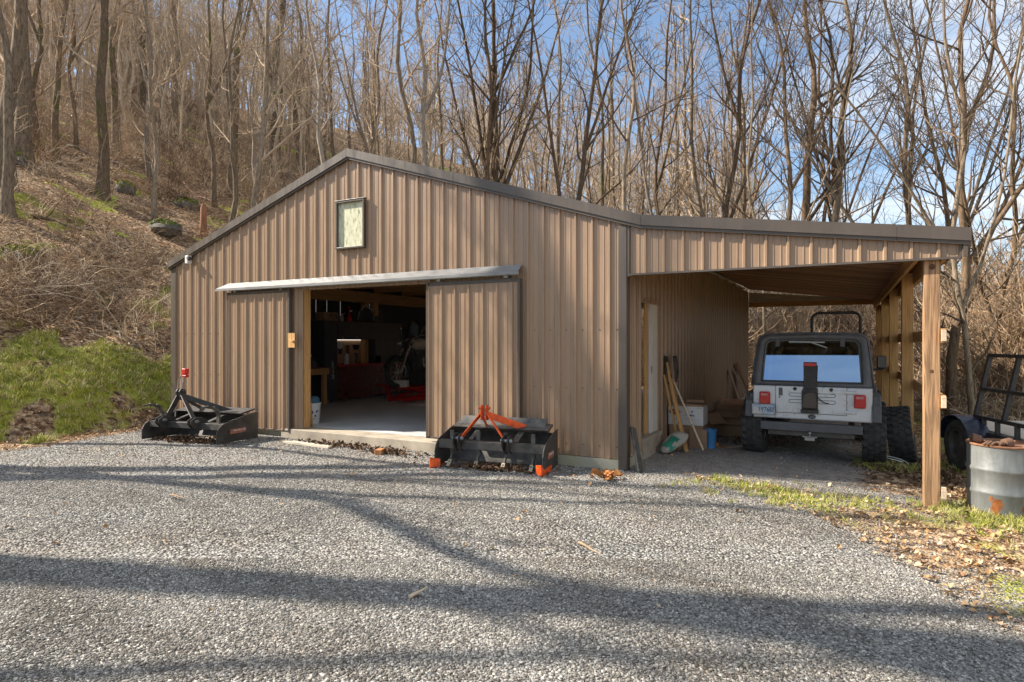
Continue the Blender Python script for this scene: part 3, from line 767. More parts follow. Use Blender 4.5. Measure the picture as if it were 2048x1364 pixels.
# ------------------------------------------------------------------ drum, gloves, trailer
bp = at(2006, 1022, 6.15)
d = empty('steel_drum', (bp.x, bp.y, -.10), R(20), 'weathered grey steel drum rusting at its foot, beside the front carport post', 'drum')
m = MB(); rd = .292; pr = [(0, .004), (rd-.012, .0), (rd, .012), (rd, .03)]
for zc in (.235, .455): pr += [(rd, zc-.03), (rd+.011, zc-.008), (rd+.011, zc+.008), (rd, zc+.03)]
pr += [(rd, .685)]
m.lathe(pr, 48); m.tube([(rd+.001, 0, .03), (rd+.001, 0, .68)], .004, 6)
m.build('drum_body', M['barrel'], d, smooth=True)
m = MB(); m.lathe([(rd-.002, .678), (rd+.01, .683), (rd+.012, .692), (rd+.006, .70), (rd-.01, .70), (rd-.014, .685), (0, .682)], 48); m.build('drum_lid', M['rust'], d, smooth=True)
m = MB(); m.lathe([(0, 0), (.028, 0), (.028, .012), (0, .012)], 12, TR((.12, .12, .684))); m.build('bung', M['dullmetal'], d)
def glove(mb, Mx, seed):
    r = random.Random(seed)
    mb.sphere((0, 0, .025), .055, 12, 8, (1.25, .85, .42), Mx)
    for k in range(4):
        y = -.036+k*.024; L = (.085, .1, .095, .075)[k]
        mb.tube([(.05, y, .026), (.05+L*.5, y*1.15, .036+r.uniform(-.004, .01)), (.05+L, y*1.25, .018)], [.015, .014, .010], 8, Mx)
    mb.tube([(.0, .045, .022), (.04, .075, .03), (.075, .082, .018)], [.016, .015, .011], 8, Mx)
    mb.tube([(-.05, 0, .026), (-.11, 0, .03), (-.125, 0, .03)], [.043, .05, .047], 12, Mx)
g1 = MB(); glove(g1, TR((0, 0, 0), .1, 0, R(200)), 1)
solid('work_glove', 'brown leather work glove nearest the front rim of the drum lid', 'glove', g1, M['leather'], (bp.x-.06, bp.y-.17, .585), R(15), 'gloves on the drum', True)
g2 = MB(); glove(g2, TR((0, 0, 0), -.1, .15, R(30)), 2)
solid('work_glove', 'brown leather work glove lying behind the other one on the drum lid', 'glove', g2, M['leather'], (bp.x-.14, bp.y-.02, .585), R(-20), 'gloves on the drum', True)

A = Vector((3.95, 2.62, 0)); pd = Vector((.30, -.954, 0)).normalized(); qd = Vector((.954, .30, 0))
t = empty('utility_trailer', (A.x, A.y, -.10), 0, 'black utility trailer with raised mesh ramp and navy fender, behind the steel drum', 'trailer')
def L3(a, b, z): q = pd*a+qd*b; return (q.x, q.y, z)
m = MB()
def rk(a, z, lean=.17): return L3(a, lean*(z-.70)/.8, z)
for a in (0, .62, 1.24, 1.86): m.bar(rk(a, .72), rk(a, 1.52), .05, .05, (pd.x, pd.y, 0))
for z in (.72, 1.08, 1.52): m.bar(rk(-.025, z), rk(1.885, z), .045, .045)
m.build('ramp_gate', M['black'], t, bevel=.004)
m = MB()
for b in (0, 1.25): m.bar(L3(-.9, b, .50), L3(2.0, b, .50), .06, .10)
for a in (-.9, 0, .9, 1.95): m.bar(L3(a, .03, .49), L3(a, 1.22, .49), .05, .07)
for a in (.2, .5, .9): m.bar(L3(a, 0, .55), L3(a, 0, .72), .05, .05)
m.build('bed_frame', M['black'], t)
m = MB(); m.bar(L3(-.88, .62, .56), L3(1.96, .62, .56), 1.18, .02); m.build('bed_floor', M['ply'], t)
def wheel(parent, Mx, ro, w_, rim_r, knobs, rimmat='dullmetal', name='wheel'):
    """axis along local x, centre at Mx origin"""
    m = MB(); h = w_/2
    pr = [(rim_r, -h*.8), (rim_r+.02, -h*.95), (ro*.86, -h), (ro-.015, -h*.9), (ro, -h*.72), (ro, h*.72), (ro-.015, h*.9), (ro*.86, h), (rim_r+.02, h*.95), (rim_r, h*.8)]
    m.lathe(pr, 40, Mx @ Matrix.Rotation(R(90), 4, 'Y'))
    for k in range(knobs):
        a = 2*math.pi*k/knobs
        for j, off in enumerate((-.36, -.12, .12, .36)):
            aa = a+(math.pi/knobs if j % 2 else 0)
            m.box((off*w_, 0, ro+.004), (w_*.2, 2*math.pi*ro/knobs*.62, .018), Mx @ Matrix.Rotation(aa, 4, 'X') @ Matrix.Rotation(R(12*(1 if j < 2 else -1)), 4, 'Z'))
        for sgn in (-1, 1): m.box((sgn*h*.93, 0, ro-.02), (.02, 2*math.pi*ro/knobs*.55, .05), Mx @ Matrix.Rotation(a, 4, 'X'))
    wo = empty(name); wo.parent = parent
    m.build('tyre', M['rubber'], wo, smooth=True)
    m = MB(); m.lathe([(rim_r+.012, -h*.86), (rim_r-.01, -h*.80), (rim_r-.02, -h*.3), (.06, -h*.35), (.055, -h*.5), (0, -h*.5)], 24, Mx @ Matrix.Rotation(R(90), 4, 'Y'))
    m.lathe([(rim_r+.012, h*.86), (rim_r-.01, h*.80), (rim_r-.02, h*.3), (.06, h*.35), (.055, h*.5), (0, h*.5)], 24, Mx @ Matrix.Rotation(R(90), 4, 'Y'))
    for k in range(5):
        a = 2*math.pi*k/5
        for sgn in (-1, 1): m.sphere((sgn*h*.42, .05*math.cos(a)*1.2, .05*math.sin(a)*1.2), .012, 6, 4, M=Mx)
    m.build('rim', M[rimmat], wo, smooth=True)
    return wo
ang = math.atan2(qd.y, qd.x)
for b in (-.12, 1.42):
    q = L3(-.05, b, .33); wheel(t, TR(q, 0, 0, ang), .33, .20, .20, 0, 'greysteel')
    m = MB(); pr = []
    for k in range(10):
        a_ = math.pi*k/9; pr.append((-.43*math.cos(a_), .36+.37*math.sin(a_)))
    poly = pr+[(x*.965, .36+(z-.36)*.965) for x, z in pr[::-1]]
    Mx = TR(L3(-.05, b-.13, 0), 0, 0, ang) @ YZ
    m.prism(poly, .26, Mx); m.build('fender', M['navy'], t, smooth=True)

# spare off-road tyre standing against the carport posts
e = empty('loose_wheel', (3.13, 2.82, -.085), R(-6), 'spare knobbly tyre standing upright against the second carport post', 'wheel')
wheel(e, TR((0, 0, .385), 0, R(-7)), .375, .30, .20, 26, 'dullmetal', 'spare_wheel')
m = MB(); m.tube([(.16*math.cos(a), .10*math.sin(a), .06+.09*math.sin(a*.5)) for a in np.linspace(0, math.pi*1.7, 18)], .006, 6); solid('wire_loop', 'pale wire loop on the weeds before the spare tyre', 'wire', m, M['white'], (3.02, 2.28, -.09), 0, smooth=True)
# ------------------------------------------------------------------ off-road vehicle in the carport
jp = empty('off_road_vehicle', (2.02, 1.92, -.035), R(-1.0), 'silver off-road vehicle with charcoal hardtop seen from behind, parked under the carport roof', 'car')
ZB, ZT, ZR = .565, 1.025, 1.725
def rrect(hw, z0, z1, r, n=5, cx=0):
    pts = []
    for (x, z, a0) in ((cx+hw-r, z0+r, -90), (cx+hw-r, z1-r, 0), (cx-hw+r, z1-r, 90), (cx-hw+r, z0+r, 180)):
        for k in range(n+1):
            a = R(a0+90*k/n); pts.append((x+r*math.cos(a), z+r*math.sin(a)))
    return pts
# tub
m = MB()
tub = [(-.735, ZB), (-.735, ZT), (.735, ZT), (.735, ZB)]
m.span((-.735, .0, ZB), (.735, .30, ZT-.002)); 
m.span((-.735, .30, .88), (-.69, 1.75, ZT-.002)); m.span((.69, .30, .88), (.735, 1.75, ZT-.002))
m.span((-.735, .92, ZB), (-.69, 1.75, .88)); m.span((.69, .92, ZB), (.735, 1.75, .88))
m.span((-.69, .30, .60), (.69, 1.75, .66))
m.prism([(1.75, .58), (1.75, 1.06), (2.05, 1.06), (3.05, 1.02), (3.12, .95), (3.12, .60)], 1.16, Matrix.Translation((-.58, 0, 0)) @ YZ)
body = m.build('body', M['silver'], jp, bevel=.018)
# tailgate and its seams
m = MB(); m.span((-.435, -.008, .655), (.435, -.001, ZT-.01)); gate = m.build('tailgate', M['silver'], jp, bevel=.006)
m = MB()
def slot(cx, cz, hw, hh):
    pts = [(x, z) for x, z in rrect(hw, cz-hh, cz+hh, hh-.001, 5, cx)]
    m.tube([(x, -.009, z) for x, z in pts], .004, 5, closed=True)
for cx in (-.15, .19):
    slot(cx, .905, .115, .022); slot(cx, .815, .115, .022)
m.build('stamped_slot', M['charcoal'], gate)
m = MB(); m.span((-.395, -.016, .885), (-.345, -.009, .995)); m.box((-.37, -.018, .94), (.036, .006, .004)); m.lathe([(0, 0), (.012, 0), (.012, .006), (0, .006)], 10, TR((-.385, -.008, .865), R(90))); m.build('gate_handle', M['charcoal'], gate, bevel=.004)
for cx in (-.19, .255):
    m = MB(); m.lathe([(0, 0), (.024, 0), (.022, .016), (.012, .024), (0, .024)], 14, TR((cx, -.008, .985), R(90))); m.build('rubber_stop', M['rubber'], gate)
for z in (.96, .70):
    m = MB(); m.bar((.27, -.018, z), (.55, -.016, z-.006), .016, .042); m.bar((.41, -.026, z), (.55, -.026, z-.004), .018, .03); m.sphere((.53, -.03, z), .01, 6, 4); m.build('gate_hinge', M['silver'], gate, bevel=.004)
# gate gaps as dark strips standing proud by a hair, shade put in their colour
m = MB(); m.span((-.441, -.004, .652), (-.435, .0, ZT)); m.span((.435, -.004, .652), (.441, .0, ZT)); m.span((-.441, -.004, .646), (.441, .0, .652)); m.span((-.441, -.003, ZB), (-.438, .0, .646)); m.build('gate_seam', M['charcoal'], body)
# spare carrier with third brake light
m = MB(); m.span((-.082, -.03, .97), (.082, -.009, 1.31)); m.prism([(-.105, .665), (-.105, .96), (-.085, 1.0), (.095, 1.0), (.095, .665)], .03, Matrix.Translation((0, -.042, 0)) @ XZ)
m.prism([(-.115, .665), (.105, .665), (.105, .71), (-.115, .71)], .07, Matrix.Translation((0, -.085, 0)) @ XZ)
ca = m.build('spare_carrier', M['black'], gate, bevel=.006)
m = MB(); m.prism([(-.085, .73), (-.095, .78), (-.078, .92), (-.03, .95), (.04, .95), (.075, .92), (.085, .78), (.075, .73)], .07, Matrix.Translation((0, -.115, 0)) @ XZ); m.build('carrier_cover', simple('brown_dust_cover', (.07, .055, .045, 1), .5), ca, bevel=.012)
m = MB(); m.prism(rrect(.075, 1.30, 1.345, .014), .045, Matrix.Translation((0, -.05, 0)) @ XZ); m.build('brake_light', M['lens'], ca, bevel=.004)
m = MB(); m.span((-.082, -.034, 1.285), (.082, -.008, 1.355)); m.build('brake_light_housing', M['black'], ca)
m = MB(); m.tube([(.09, -.05, .88), (.15, -.03, .82), (.20, -.015, .80), (.225, -.012, .805)], .007, 6); m.build('wiper_washer_hose', M['rubber'], ca)
# lamps and plate
for cx, cz in ((-.575, .845), (.59, .845)):
    h = MB(); h.prism(rrect(.068, cz-.088, cz+.088, .022), .05, Matrix.Translation((cx, -.05, 0)) @ XZ); 
    for qx in (): pass
    l = MB(); l.prism([(x*1, z) for x, z in rrect(.062, cz-.082, cz+.082, .02, 5, 0)], .02, Matrix.Translation((cx, -.068, 0)) @ XZ)
    h = MB(); h.prism(rrect(.070, cz-.09, cz+.09, .024), .05, Matrix.Translation((cx, -.05, 0)) @ XZ)
    lo = h.build('tail_light', M['red'], jp, bevel=.004)
    l.build('lens', M['lens'], lo, bevel=.008)
    l = MB(); l.prism(rrect(.042, cz+.035, cz+.068, .006), .006, Matrix.Translation((cx, -.073, 0)) @ XZ); l.build('reverse_lens', simple('pale_pink_lens', (.55, .22, .22, 1), .25), lo)
m = MB(); m.prism(rrect(.150, .62, .765, .014), .006, Matrix.Translation((-.585, -.085, 0)) @ XZ); pl = m.build('licence_plate', simple('pale_blue_plate', (.30, .42, .58, 1), .4, 0, .3, 14, c2=(.55, .62, .70, 1)), jp)
m = MB(); r_ = rrect(.150, .62, .765, .014); m.tube([(x-.585, -.087, z) for x, z in r_], .0045, 6, closed=True); m.build('plate_frame', M['dullmetal'], pl)
text_mesh('1976U', .085, simple('dark_plate_ink', (.02, .025, .04, 1), .4), pl, Matrix.Translation((-.555, -.0865, .688)) @ Matrix.Rotation(R(90), 4, 'X') @ Matrix.Diagonal((.9, 1, 1, 1)))
m = MB(); m.prism([(-.72, .63), (-.72, .70), (-.68, .735), (-.66, .70), (-.62, .665), (-.60, .63)], .001, Matrix.Translation((0, -.0868, 0)) @ XZ); m.span((-.62, -.0868, .745), (-.52, -.0862, .752)); m.build('plate_print', M['offwhite'], pl)
m = MB(); m.lathe([(.0, 0), (.05, 0), (.05, .008), (.03, .018), (.0, .014)], 18, TR((.02, 0, .612), R(90)) @ Matrix.Diagonal((1, .62, 1, 1))); m.build('fuel_badge', M['charcoal'], body)
# bumper, crossmember, hitch
m = MB(); m.span((-.625, -.10, .415), (.625, .02, .525)); m.build('rear_bumper', simple('grey_bumper', (.085, .087, .095, 1), .45), jp, bevel=.008)
m = MB(); m.span((-.53, -.03, .345), (.53, .10, .412)); m.span((-.52, .4, .30), (-.44, 3.1, .42)); m.span((.44, .4, .30), (.52, 3.1, .42)); m.build('chassis_frame', M['greysteel'], jp)
m = MB(); m.span((-.06, -.12, .30), (.06, -.03, .345)); m.tube([(0, -.13, .335), (0, -.13, .38)], .012, 8); m.sphere((0, -.13, .40), .022, 10, 6); m.span((-.09, -.08, .335), (.09, -.05, .35)); m.build('tow_hitch', M['dullmetal'], jp)
m = MB(); m.tube([(-.75, .43, .37), (.75, .43, .37)], .045, 10); m.sphere((.05, .43, .36), .12, 12, 8); m.tube([(-.40, .2, .36), (-.40, .9, .40)], .03, 8); m.tube([(.3, .05, .36), (.35, .6, .40)], .045, 10); m.build('axle', M['greysteel'], jp)
# hardtop shell
def outl(hw0, hw1, r, z0, z1, n=6):
    """open outline from left sill over the roof to the right sill"""
    L = [(-hw0, z0), (-hw0+(hw0-hw1)*.5, z0+(z1-z0)*.45), (-hw1, z1-r)]
    for k in range(1, n+1):
        a = R(180-90*k/n); L.append((-hw1+r+r*math.cos(a), z1-r+r*math.sin(a)))
    L.append((0, z1+.012))
    return L+[(-x, z) for x, z in L[-2::-1]]
OUT = outl(.735, .675, .13, ZT, ZR); INN = outl(.632, .600, .10, ZT+.04, ZR-.062)
TILT = .24
def yz(z, y): return y+(z-ZT)*TILT
NN = len(OUT)
m = MB()
V = [(x, yz(z, .012), z) for x, z in OUT]+[(x, yz(z, .012), z) for x, z in INN]
V += [(x, yz(z, .05), z) for x, z in INN]
F = [(i, i+1, NN+i+1, NN+i) for i in range(NN-1)]+[(NN+i, NN+i+1, 2*NN+i+1, 2*NN+i) for i in range(NN-1)]
F += [(0, NN, 2*NN-1, NN-1)]
F += [(NN, 2*NN, 3*NN-1, 2*NN-1)]
m.add(V, F)
ys = [.012, .22, .80, .92, 1.45, 1.62]
V = []; 
for y in ys:
    for x, z in OUT: V.append((x, yz(z, y) if y < .1 else y-(z-ZT)*.1 if y > 1.5 else y, z))
F = []
for j in range(len(ys)-1):
    for i in range(NN-1):
        side_win = (i in (1, NN-3)) and j in (1, 3)
        if side_win: continue
        F.append((j*NN+i, (j+1)*NN+i, (j+1)*NN+i+1, j*NN+i+1))
m.add(V, F)
ht = m.build('hardtop', M['charcoal'], jp, smooth=True)
sol = ht.modifiers.new('thickness', 'SOLIDIFY'); sol.thickness = .03; sol.offset = -1
m = MB(); m.add([(x*.995, yz(z, .020), z) for x, z in INN], [tuple(range(NN))[::-1]]); rg = m.build('rear_window', M['rearglass'], ht)
m = MB(); m.bar((-.612, yz(ZT+.045, .008), ZT+.045), (.612, yz(ZT+.045, .008), ZT+.045), .02, .028); m.build('window_seal', M['rubber'], rg)
for s in (-1, 1):
    zt = ZR-.05
    m = MB(); m.bar((s*.405-.02, yz(zt, -.005), zt), (s*.405-.02, yz(zt-.11, -.012), zt-.11), .055, .022); m.build('glass_hinge', M['flare'], rg, bevel=.004)
zt = ZR-.10
m = MB(); m.bar((-.28, yz(zt, -.0), zt+.005), (.17, yz(zt, -.0), zt), .012, .014); m.bar((.0, yz(zt, -.01), zt), (.20, yz(zt-.1, -.008), zt-.075), .01, .012); m.build('wiper', M['dullmetal'], rg)
for s in (-1, 1):
    m = MB()
    for y0, y1 in ((.22, .80), (.92, 1.45)):
        m.add([(s*.724, y0, ZT+.1), (s*.724, y1, ZT+.1), (s*.69, y1, ZR-.16), (s*.69, y0, ZR-.16)], [(0, 1, 2, 3)])
    m.build('side_window', M['glass'], ht)
m = MB(); m.span((-.66, 1.66, 1.06), (-.60, 1.70, 1.66)); m.span((.60, 1.66, 1.06), (.66, 1.70, 1.66)); m.span((-.6, 1.64, 1.61), (.6, 1.70, 1.68)); m.span((-.66, 1.66, 1.0), (.66, 1.74, 1.07)); m.build('windscreen_frame', M['silver'], jp)
m = MB(); m.span((-.6, 1.678, 1.07), (.6, 1.682, 1.61)); m.build('windscreen', M['glass'], jp)
m = MB(); m.span((-.5, 1.40, .9), (.62, 1.64, 1.06)); m.span((-.6, .2, .66), (.6, .9, .70)); m.build('dashboard', M['black'], jp)
for cx in (-.33, .33):
    m = MB(); m.box((cx, 1.12, .82), (.46, .44, .18)); m.box((cx, .92, 1.10), (.44, .13, .52), taper=.85); m.box((cx, .90, 1.43), (.24, .09, .17), taper=.85); m.build('front_seat', M['black'], jp, bevel=.03)
m = MB(); m.tube([(-.55, .72, .9), (-.53, .72, 1.48), (-.45, .72, 1.58), (.45, .72, 1.58), (.53, .72, 1.48), (.55, .72, .9)], .025, 8); m.build('roll_bar', M['black'], jp)
m = MB(); m.tube([(-.30, 1.5, 1.15), (-.36+.0, 1.45, 1.2)], .01, 5)
m = MB(); m.lathe([(.17, -.012), (.185, 0), (.17, .012), (.158, 0), (.17, -.012)], 20, TR((-.33, 1.32, 1.12), R(65))); m.build('steering_wheel', M['black'], jp)
m = MB(); m.span((-.1, 1.60, 1.52), (.12, 1.63, 1.58)); m.build('inner_mirror', M['black'], jp)
# flares, wheels, mirror, roll hoop
for s in (-1, 1):
    for yc in (.43, 2.75):
        m = MB(); prf = [(yc-.50, .58), (yc-.45, .80), (yc-.30, .915), (yc+.30, .915), (yc+.46, .78), (yc+.52, .60)]
        inn = [(yc-.46, .58), (yc-.42, .78), (yc-.28, .885), (yc+.28, .885), (yc+.42, .77), (yc+.48, .60)]
        m.prism(prf+inn[::-1], .10, Matrix.Translation((.735 if s > 0 else -.835, 0, 0)) @ YZ)
        if yc < 1:
            m.span((.735, .03, .60) if s > 0 else (-.785, .03, .60), (.785, .12, .90) if s > 0 else (-.735, .12, .90))
        m.build('fender_flare', M['flare'], jp, bevel=.015)
        wheel(jp, TR((s*.755, yc, .405), 0, 0, R(0)), .40, .28, .20, 24)
m = MB(); m.box((.88, 1.62, 1.32), (.13, .06, .20)); mo = m.build('mirror', M['black'], jp, bevel=.02)
m = MB(); m.box((.88, 1.588, 1.325), (.10, .004, .165)); m.build('mirror_glass', simple('dim_mirror', (.10, .10, .11, 1), .15), mo)  # dark reflection put into the face colour
m = MB(); m.bar((.72, 1.62, 1.20), (.90, 1.62, 1.215), .03, .03); m.build('mirror_arm', M['black'], mo)
m = MB(); hp = [(-.04, 1.0, 1.70), (-.04, 1.0, 1.96)]
for k in range(1, 6): hp.append((.06-.10*math.cos(R(18*k)), 1.0, 1.96+.10*math.sin(R(18*k))))
for k in range(0, 6): hp.append((.50+.10*math.sin(R(18*k)), 1.0, 1.96+.10*math.cos(R(18*k))))
hp.append((.60, 1.0, 1.70)); m.tube(hp, .021, 10); m.build('roll_hoop', M['black'], jp, smooth=True)  # taken for a mower's roll hoop farther on, set on this roof
m = MB(); m.span((-.9, 3.0, .45), (.9, 3.2, .6)); m.build('front_bumper', M['black'], jp)

# ------------------------------------------------------------------ stored things along the carport wall
e = empty('appliance_carton', (.30, 2.25, -.01), R(0), 'tall carton with white printed upper half standing against the carport wall', 'box')
m = MB(); m.span((-.25, -.13, .0), (.25, .20, .34)); m.build('carton_base', M['card'], e, bevel=.006)
m = MB(); m.span((-.262, -.142, .34), (.262, .212, .625)); ct = m.build('white_sleeve', M['white'], e, bevel=.006)
m = MB(); pts = [(.088*math.cos(a)-.16, .535+.042*math.sin(a)) for a in np.linspace(0, 2*math.pi, 22)[:-1]]; m.prism(pts, .002, Matrix.Translation((0, -.1445, 0)) @ XZ)
ov = m.build('oval_logo', simple('dark_print', (.03, .03, .045, 1), .6), ct)
m = MB(); pts = [(.066*math.cos(a)-.16, .535+.025*math.sin(a)) for a in np.linspace(0, 2*math.pi, 22)[:-1]]; m.prism(pts, .001, Matrix.Translation((0, -.1462, 0)) @ XZ); m.build('logo_centre', simple('brick_print', (.35, .16, .12, 1), .6), ov)
m = MB(); m.prism([(.08, .56), (.12, .56), (.10, .525)], .002, Matrix.Translation((0, -.1445, 0)) @ XZ); m.prism([(.06, .49), (.085, .515), (.10, .49), (.12, .505), (.14, .48), (.06, .48)], .002, Matrix.Translation((0, -.1445, 0)) @ XZ)
m.span((-.03, -.1445, .488), (.045, -.143, .492)); m.span((.16, -.1445, .600), (.24, -.143, .604)); m.span((-.03, -.1445, .43), (.20, -.143, .433)); m.build('carton_print', simple('blue_print', (.10, .12, .24, 1), .6), ct)
m = MB(); m.prism([(-.10, .625), (.25, .625), (.24, .655), (-.10, .66)], .02, Matrix.Translation((0, -.12, 0)) @ XZ); m.prism([(-.05, .66), (.22, .66), (.20, .70), (-.05, .70)], .015, Matrix.Translation((0, .19, 0)) @ XZ); m.build('open_flap', M['card'], e)
m = MB(); m.lathe([(.08, 0), (.10, .26), (.105, .30), (.09, .30), (.07, .02), (0, .02)], 18); m.tube([(.103*math.cos(a), .103*math.sin(a), .285) for a in np.linspace(0, 6.2, 20)], .007, 6)
solid('blue_bin', 'blue plastic bin beside the foot of the white-topped carton', 'bin', m, M['blueplastic'], (.64, 2.22, -.02), smooth=True)
m = MB(); m.span((-.12, -.01, .0), (.14, .01, .30)); solid('cardboard_sheet', 'flat brown cardboard sheet standing before the blue bin', 'cardboard', m, M['card'], (.49, 2.05, -.01), R(-6), bevel=.003)
# open brown cartons
e = empty('open_carton', (.66, 3.75, -.02), R(4), 'large open brown carton with sagging flaps behind the white-topped carton', 'box')
m = MB(); m.span((-.24, -.24, 0), (.24, -.225, .42)); m.span((-.24, .225, 0), (.24, .24, .42)); m.span((-.24, -.225, 0), (-.225, .225, .42)); m.span((.225, -.225, 0), (.24, .225, .42)); m.span((-.225, -.225, .0), (.225, .225, .015)); m.build('carton_body', M['card'], e)
m = MB(); m.span((-.238, -.243, .195), (.238, -.2405, .222)); m.span((.2405, -.238, .195), (.243, .238, .222)); m.build('carton_tape', M['leather'], e)
for p0, p1 in (((0, -.235, .42), (0, -.37, .36)), ((0, .235, .42), (0, .34, .50)), ((-.235, 0, .42), (-.36, 0, .38)), ((.235, 0, .42), (.33, 0, .46))):
    m = MB(); m.bar(p0, p1, .44, .008, (0, 0, 1)); m.build('carton_flap', M['card'], e)
e = empty('open_carton', (.33, 2.95, -.01), R(-12), 'smaller brown carton with two crossed flaps touching the ribbed wall', 'box')
m = MB(); m.span((-.2, -.2, 0), (.2, .2, .44)); m.build('carton_body', M['card'], e, bevel=.005)
for p0, p1 in (((.0, -.2, .44), (.05, -.36, .50)), ((.2, 0, .44), (.36, -.06, .30))):
    m = MB(); m.bar(p0, p1, .36, .008, (0, 0, 1)); m.build('carton_flap', M['card'], e)
# firewood crate / pallet pile further back
for k, (z, dx) in enumerate(((0, 0), (.13, .02), (.26, -.02))):
    m = MB()
    for j in range(3): m.span((-.30, -.35+j*.28, z), (.30, -.27+j*.28, z+.08))
    for j in range(5): m.span((-.32, -.36+j*.155, z+.081), (.32, -.25+j*.155, z+.103))
    solid('wood_pallet', ('lowest wooden pallet of the small pile along the carport wall', 'middle wooden pallet of the small pile along the carport wall', 'topmost wooden pallet of the small pile along the carport wall')[k], 'pallet', m, M['boards3'], (.50+dx, 6.3, -.01), R(3*k), 'pallets piled under the carport')
LB = ('palest wide board leaning on the far end of the carport wall', 'narrow grey board leaning behind the palest one in the carport', 'brown board leaning upright closest to the ribbed wall', 'long thin board leaning beside the pallets')
for k, (v, top, w_, mt) in enumerate(((8.6, 1.0, .30, 'card'), (8.2, .95, .12, 'ply'), (8.9, 1.05, .2, 'boards'), (7.6, .92, .09, 'palewood'))):
    m = MB(); m.bar((.55-.04*k, -.25, 0), (.05, .15, top), w_, .03, (1, 0, 0)); solid('leaning_board', LB[k], 'board', m, M[mt], (0, v, 0), 0, 'boards leaning under the carport')
# long-handled tools and planks leaning by the side door
e = empty('shovel', (.0, 0, 0), 0, 'shovel standing blade up with a pale handle, leaning on the carport wall', 'shovel')
m = MB(); m.tube([(.60, 1.92, .0), (.12, 2.06, 1.02)], .017, 10); m.build('handle', M['palewood'], e, smooth=True)
m = MB()
V = []; F = []
for i in range(7):
    t = i/6; c = Vector((.135-.17*0-.05*t-.0, 2.055+.02*t, .98+.40*t)); wd = .02+.10*min(1, t*2.2) if t < .85 else .10
    for j in range(5):
        a = (j-2)/2; V.append((c.x+.03*a*a*min(1, t*3)+.04, c.y+wd*a, c.z))
for i in range(6):
    for j in range(4): F.append((i*5+j, i*5+j+1, i*5+j+6, i*5+j+5))
m.add(V, F); b_ = m.build('blade', M['greysteel'], e, smooth=True); b_.modifiers.new('th', 'SOLIDIFY').thickness = .006
e = empty('flat_shovel', (0, 0, 0), 0, 'dark scoop shovel standing blade up beside the side door', 'shovel')
m = MB(); m.tube([(.40, 1.70, .0), (.10, 1.90, .98)], .016, 10); m.build('handle', M['pinez'], e, smooth=True)
m = MB(); m.bar((.115, 1.89, .95), (.045, 1.95, 1.38), .17, .012, (1, 0, 0)); m.bar((.12, 1.885, .95), (.125, 1.90, 1.1), .04, .04); m.build('blade', M['black'], e, bevel=.02)
m = MB(); m.bar((.42, 1.66, 0), (.06, 1.92, 1.28), .09, .038, (1, 0, 0)); solid('leaning_plank', 'brown plank leaning between the shovels beside the side door', 'plank', m, M['pinez'])
m = MB(); m.bar((.30, 1.76, 0), (.045, 1.84, 1.10), .03, .03, (1, 0, 0)); solid('leaning_stick', 'thin square stick leaning nearest the side door', 'stick', m, M['pinez'])
# feed bag slumped at the wall foot
e = empty('feed_bag', (.27, 1.52, -.02), R(58), 'slumped feed bag with green print lying at the door step', 'bag')
m = MB(); m.sphere((0, 0, 0), 1, 24, 14, (.27, .15, .085)); m.v = [(x*(1-.18*(x > .2)), y*(1+.15*math.sin(9*x)), max(z, -.05)+.012*math.sin(22*x)*math.cos(18*y)) for x, y, z in m.v]
m.v = [tuple(Matrix.Rotation(R(-32), 4, 'Y') @ Vector(p)) for p in m.v]; m.v = [(x, y, z+.18) for x, y, z in m.v]
m.build('bag_body', M['bag'], e, smooth=True)
m = MB(); V = []; F = []
for i in range(9):
    for j in range(5):
        x = -.20+.22*i/8; y = -.125+.15*j/4
        r2 = max(0, 1-(x/.27)**2-(y/.15/(1+.15*math.sin(9*x)))**2); z = .085*math.sqrt(r2)+.012*math.sin(22*x)*math.cos(18*y)+.004
        p = Matrix.Rotation(R(-32), 4, 'Y') @ Vector((x, y, z)); V.append((p.x, p.y, p.z+.18))
for i in range(8):
    for j in range(4): F.append((i*5+j, i*5+j+1, i*5+j+6, i*5+j+5))
m.add(V, F); m.build('green_print', M['greenbag'], e, smooth=True)
BL = ('orange-brown wood block on the ground under the other block', 'pale wood block resting on the orange-brown one', 'flat dark board lying on the dirt beside the wood blocks', 'grey-brown board lying aslant beyond the dark flat board')
for k, (x, y, z, s, mt, rz) in enumerate(((.62, 2.42, .04, (.22, .16, .08), 'rustred', 10), (.60, 2.45, .115, (.15, .12, .06), 'card', -8), (.80, 2.42, .012, (.22, .30, .025), 'boards', 40), (.97, 2.5, .012, (.10, .34, .03), 'ply', -35))):
    m = MB(); m.box((0, 0, 0), s); solid('scrap_wood', BL[k], 'wood scrap', m, M[mt], (x, y, z-.02), R(rz), 'wood scraps on the carport floor', bevel=.006)

# ------------------------------------------------------------------ inside the barn
FZ = .15
e = empty('workbench', (-8.5, 2.75, FZ), 0, 'pine workbench with square legs just inside the doorway', 'workbench')
m = MB(); m.span((-.32, -.75, .83), (.32, .56, .86)); m.build('bench_top', M['drkwood'], e)
m = MB(); m.span((.30, -.75, .69), (.335, .56, .829)); m.span((-.30, .525, .69), (.299, .56, .829)); m.build('bench_rail', M['piney'], e)
for x, y in ((.25, .49), (.25, -.68), (-.25, .49), (-.25, -.68)):
    m = MB(); m.span((x-.05, y-.05, 0), (x+.05, y+.035, .829)); m.build('leg', M['pinez'], e)
m = MB(); m.lathe([(0, 0), (.085, 0), (.09, .02), (.09, .12), (.075, .20), (.03, .25), (.028, .29), (0, .29)], 16); solid('amber_jug', 'amber plastic jug standing on the pine workbench', 'jug', m, M['amber'], (-8.38, 2.52, FZ+.86), smooth=True)
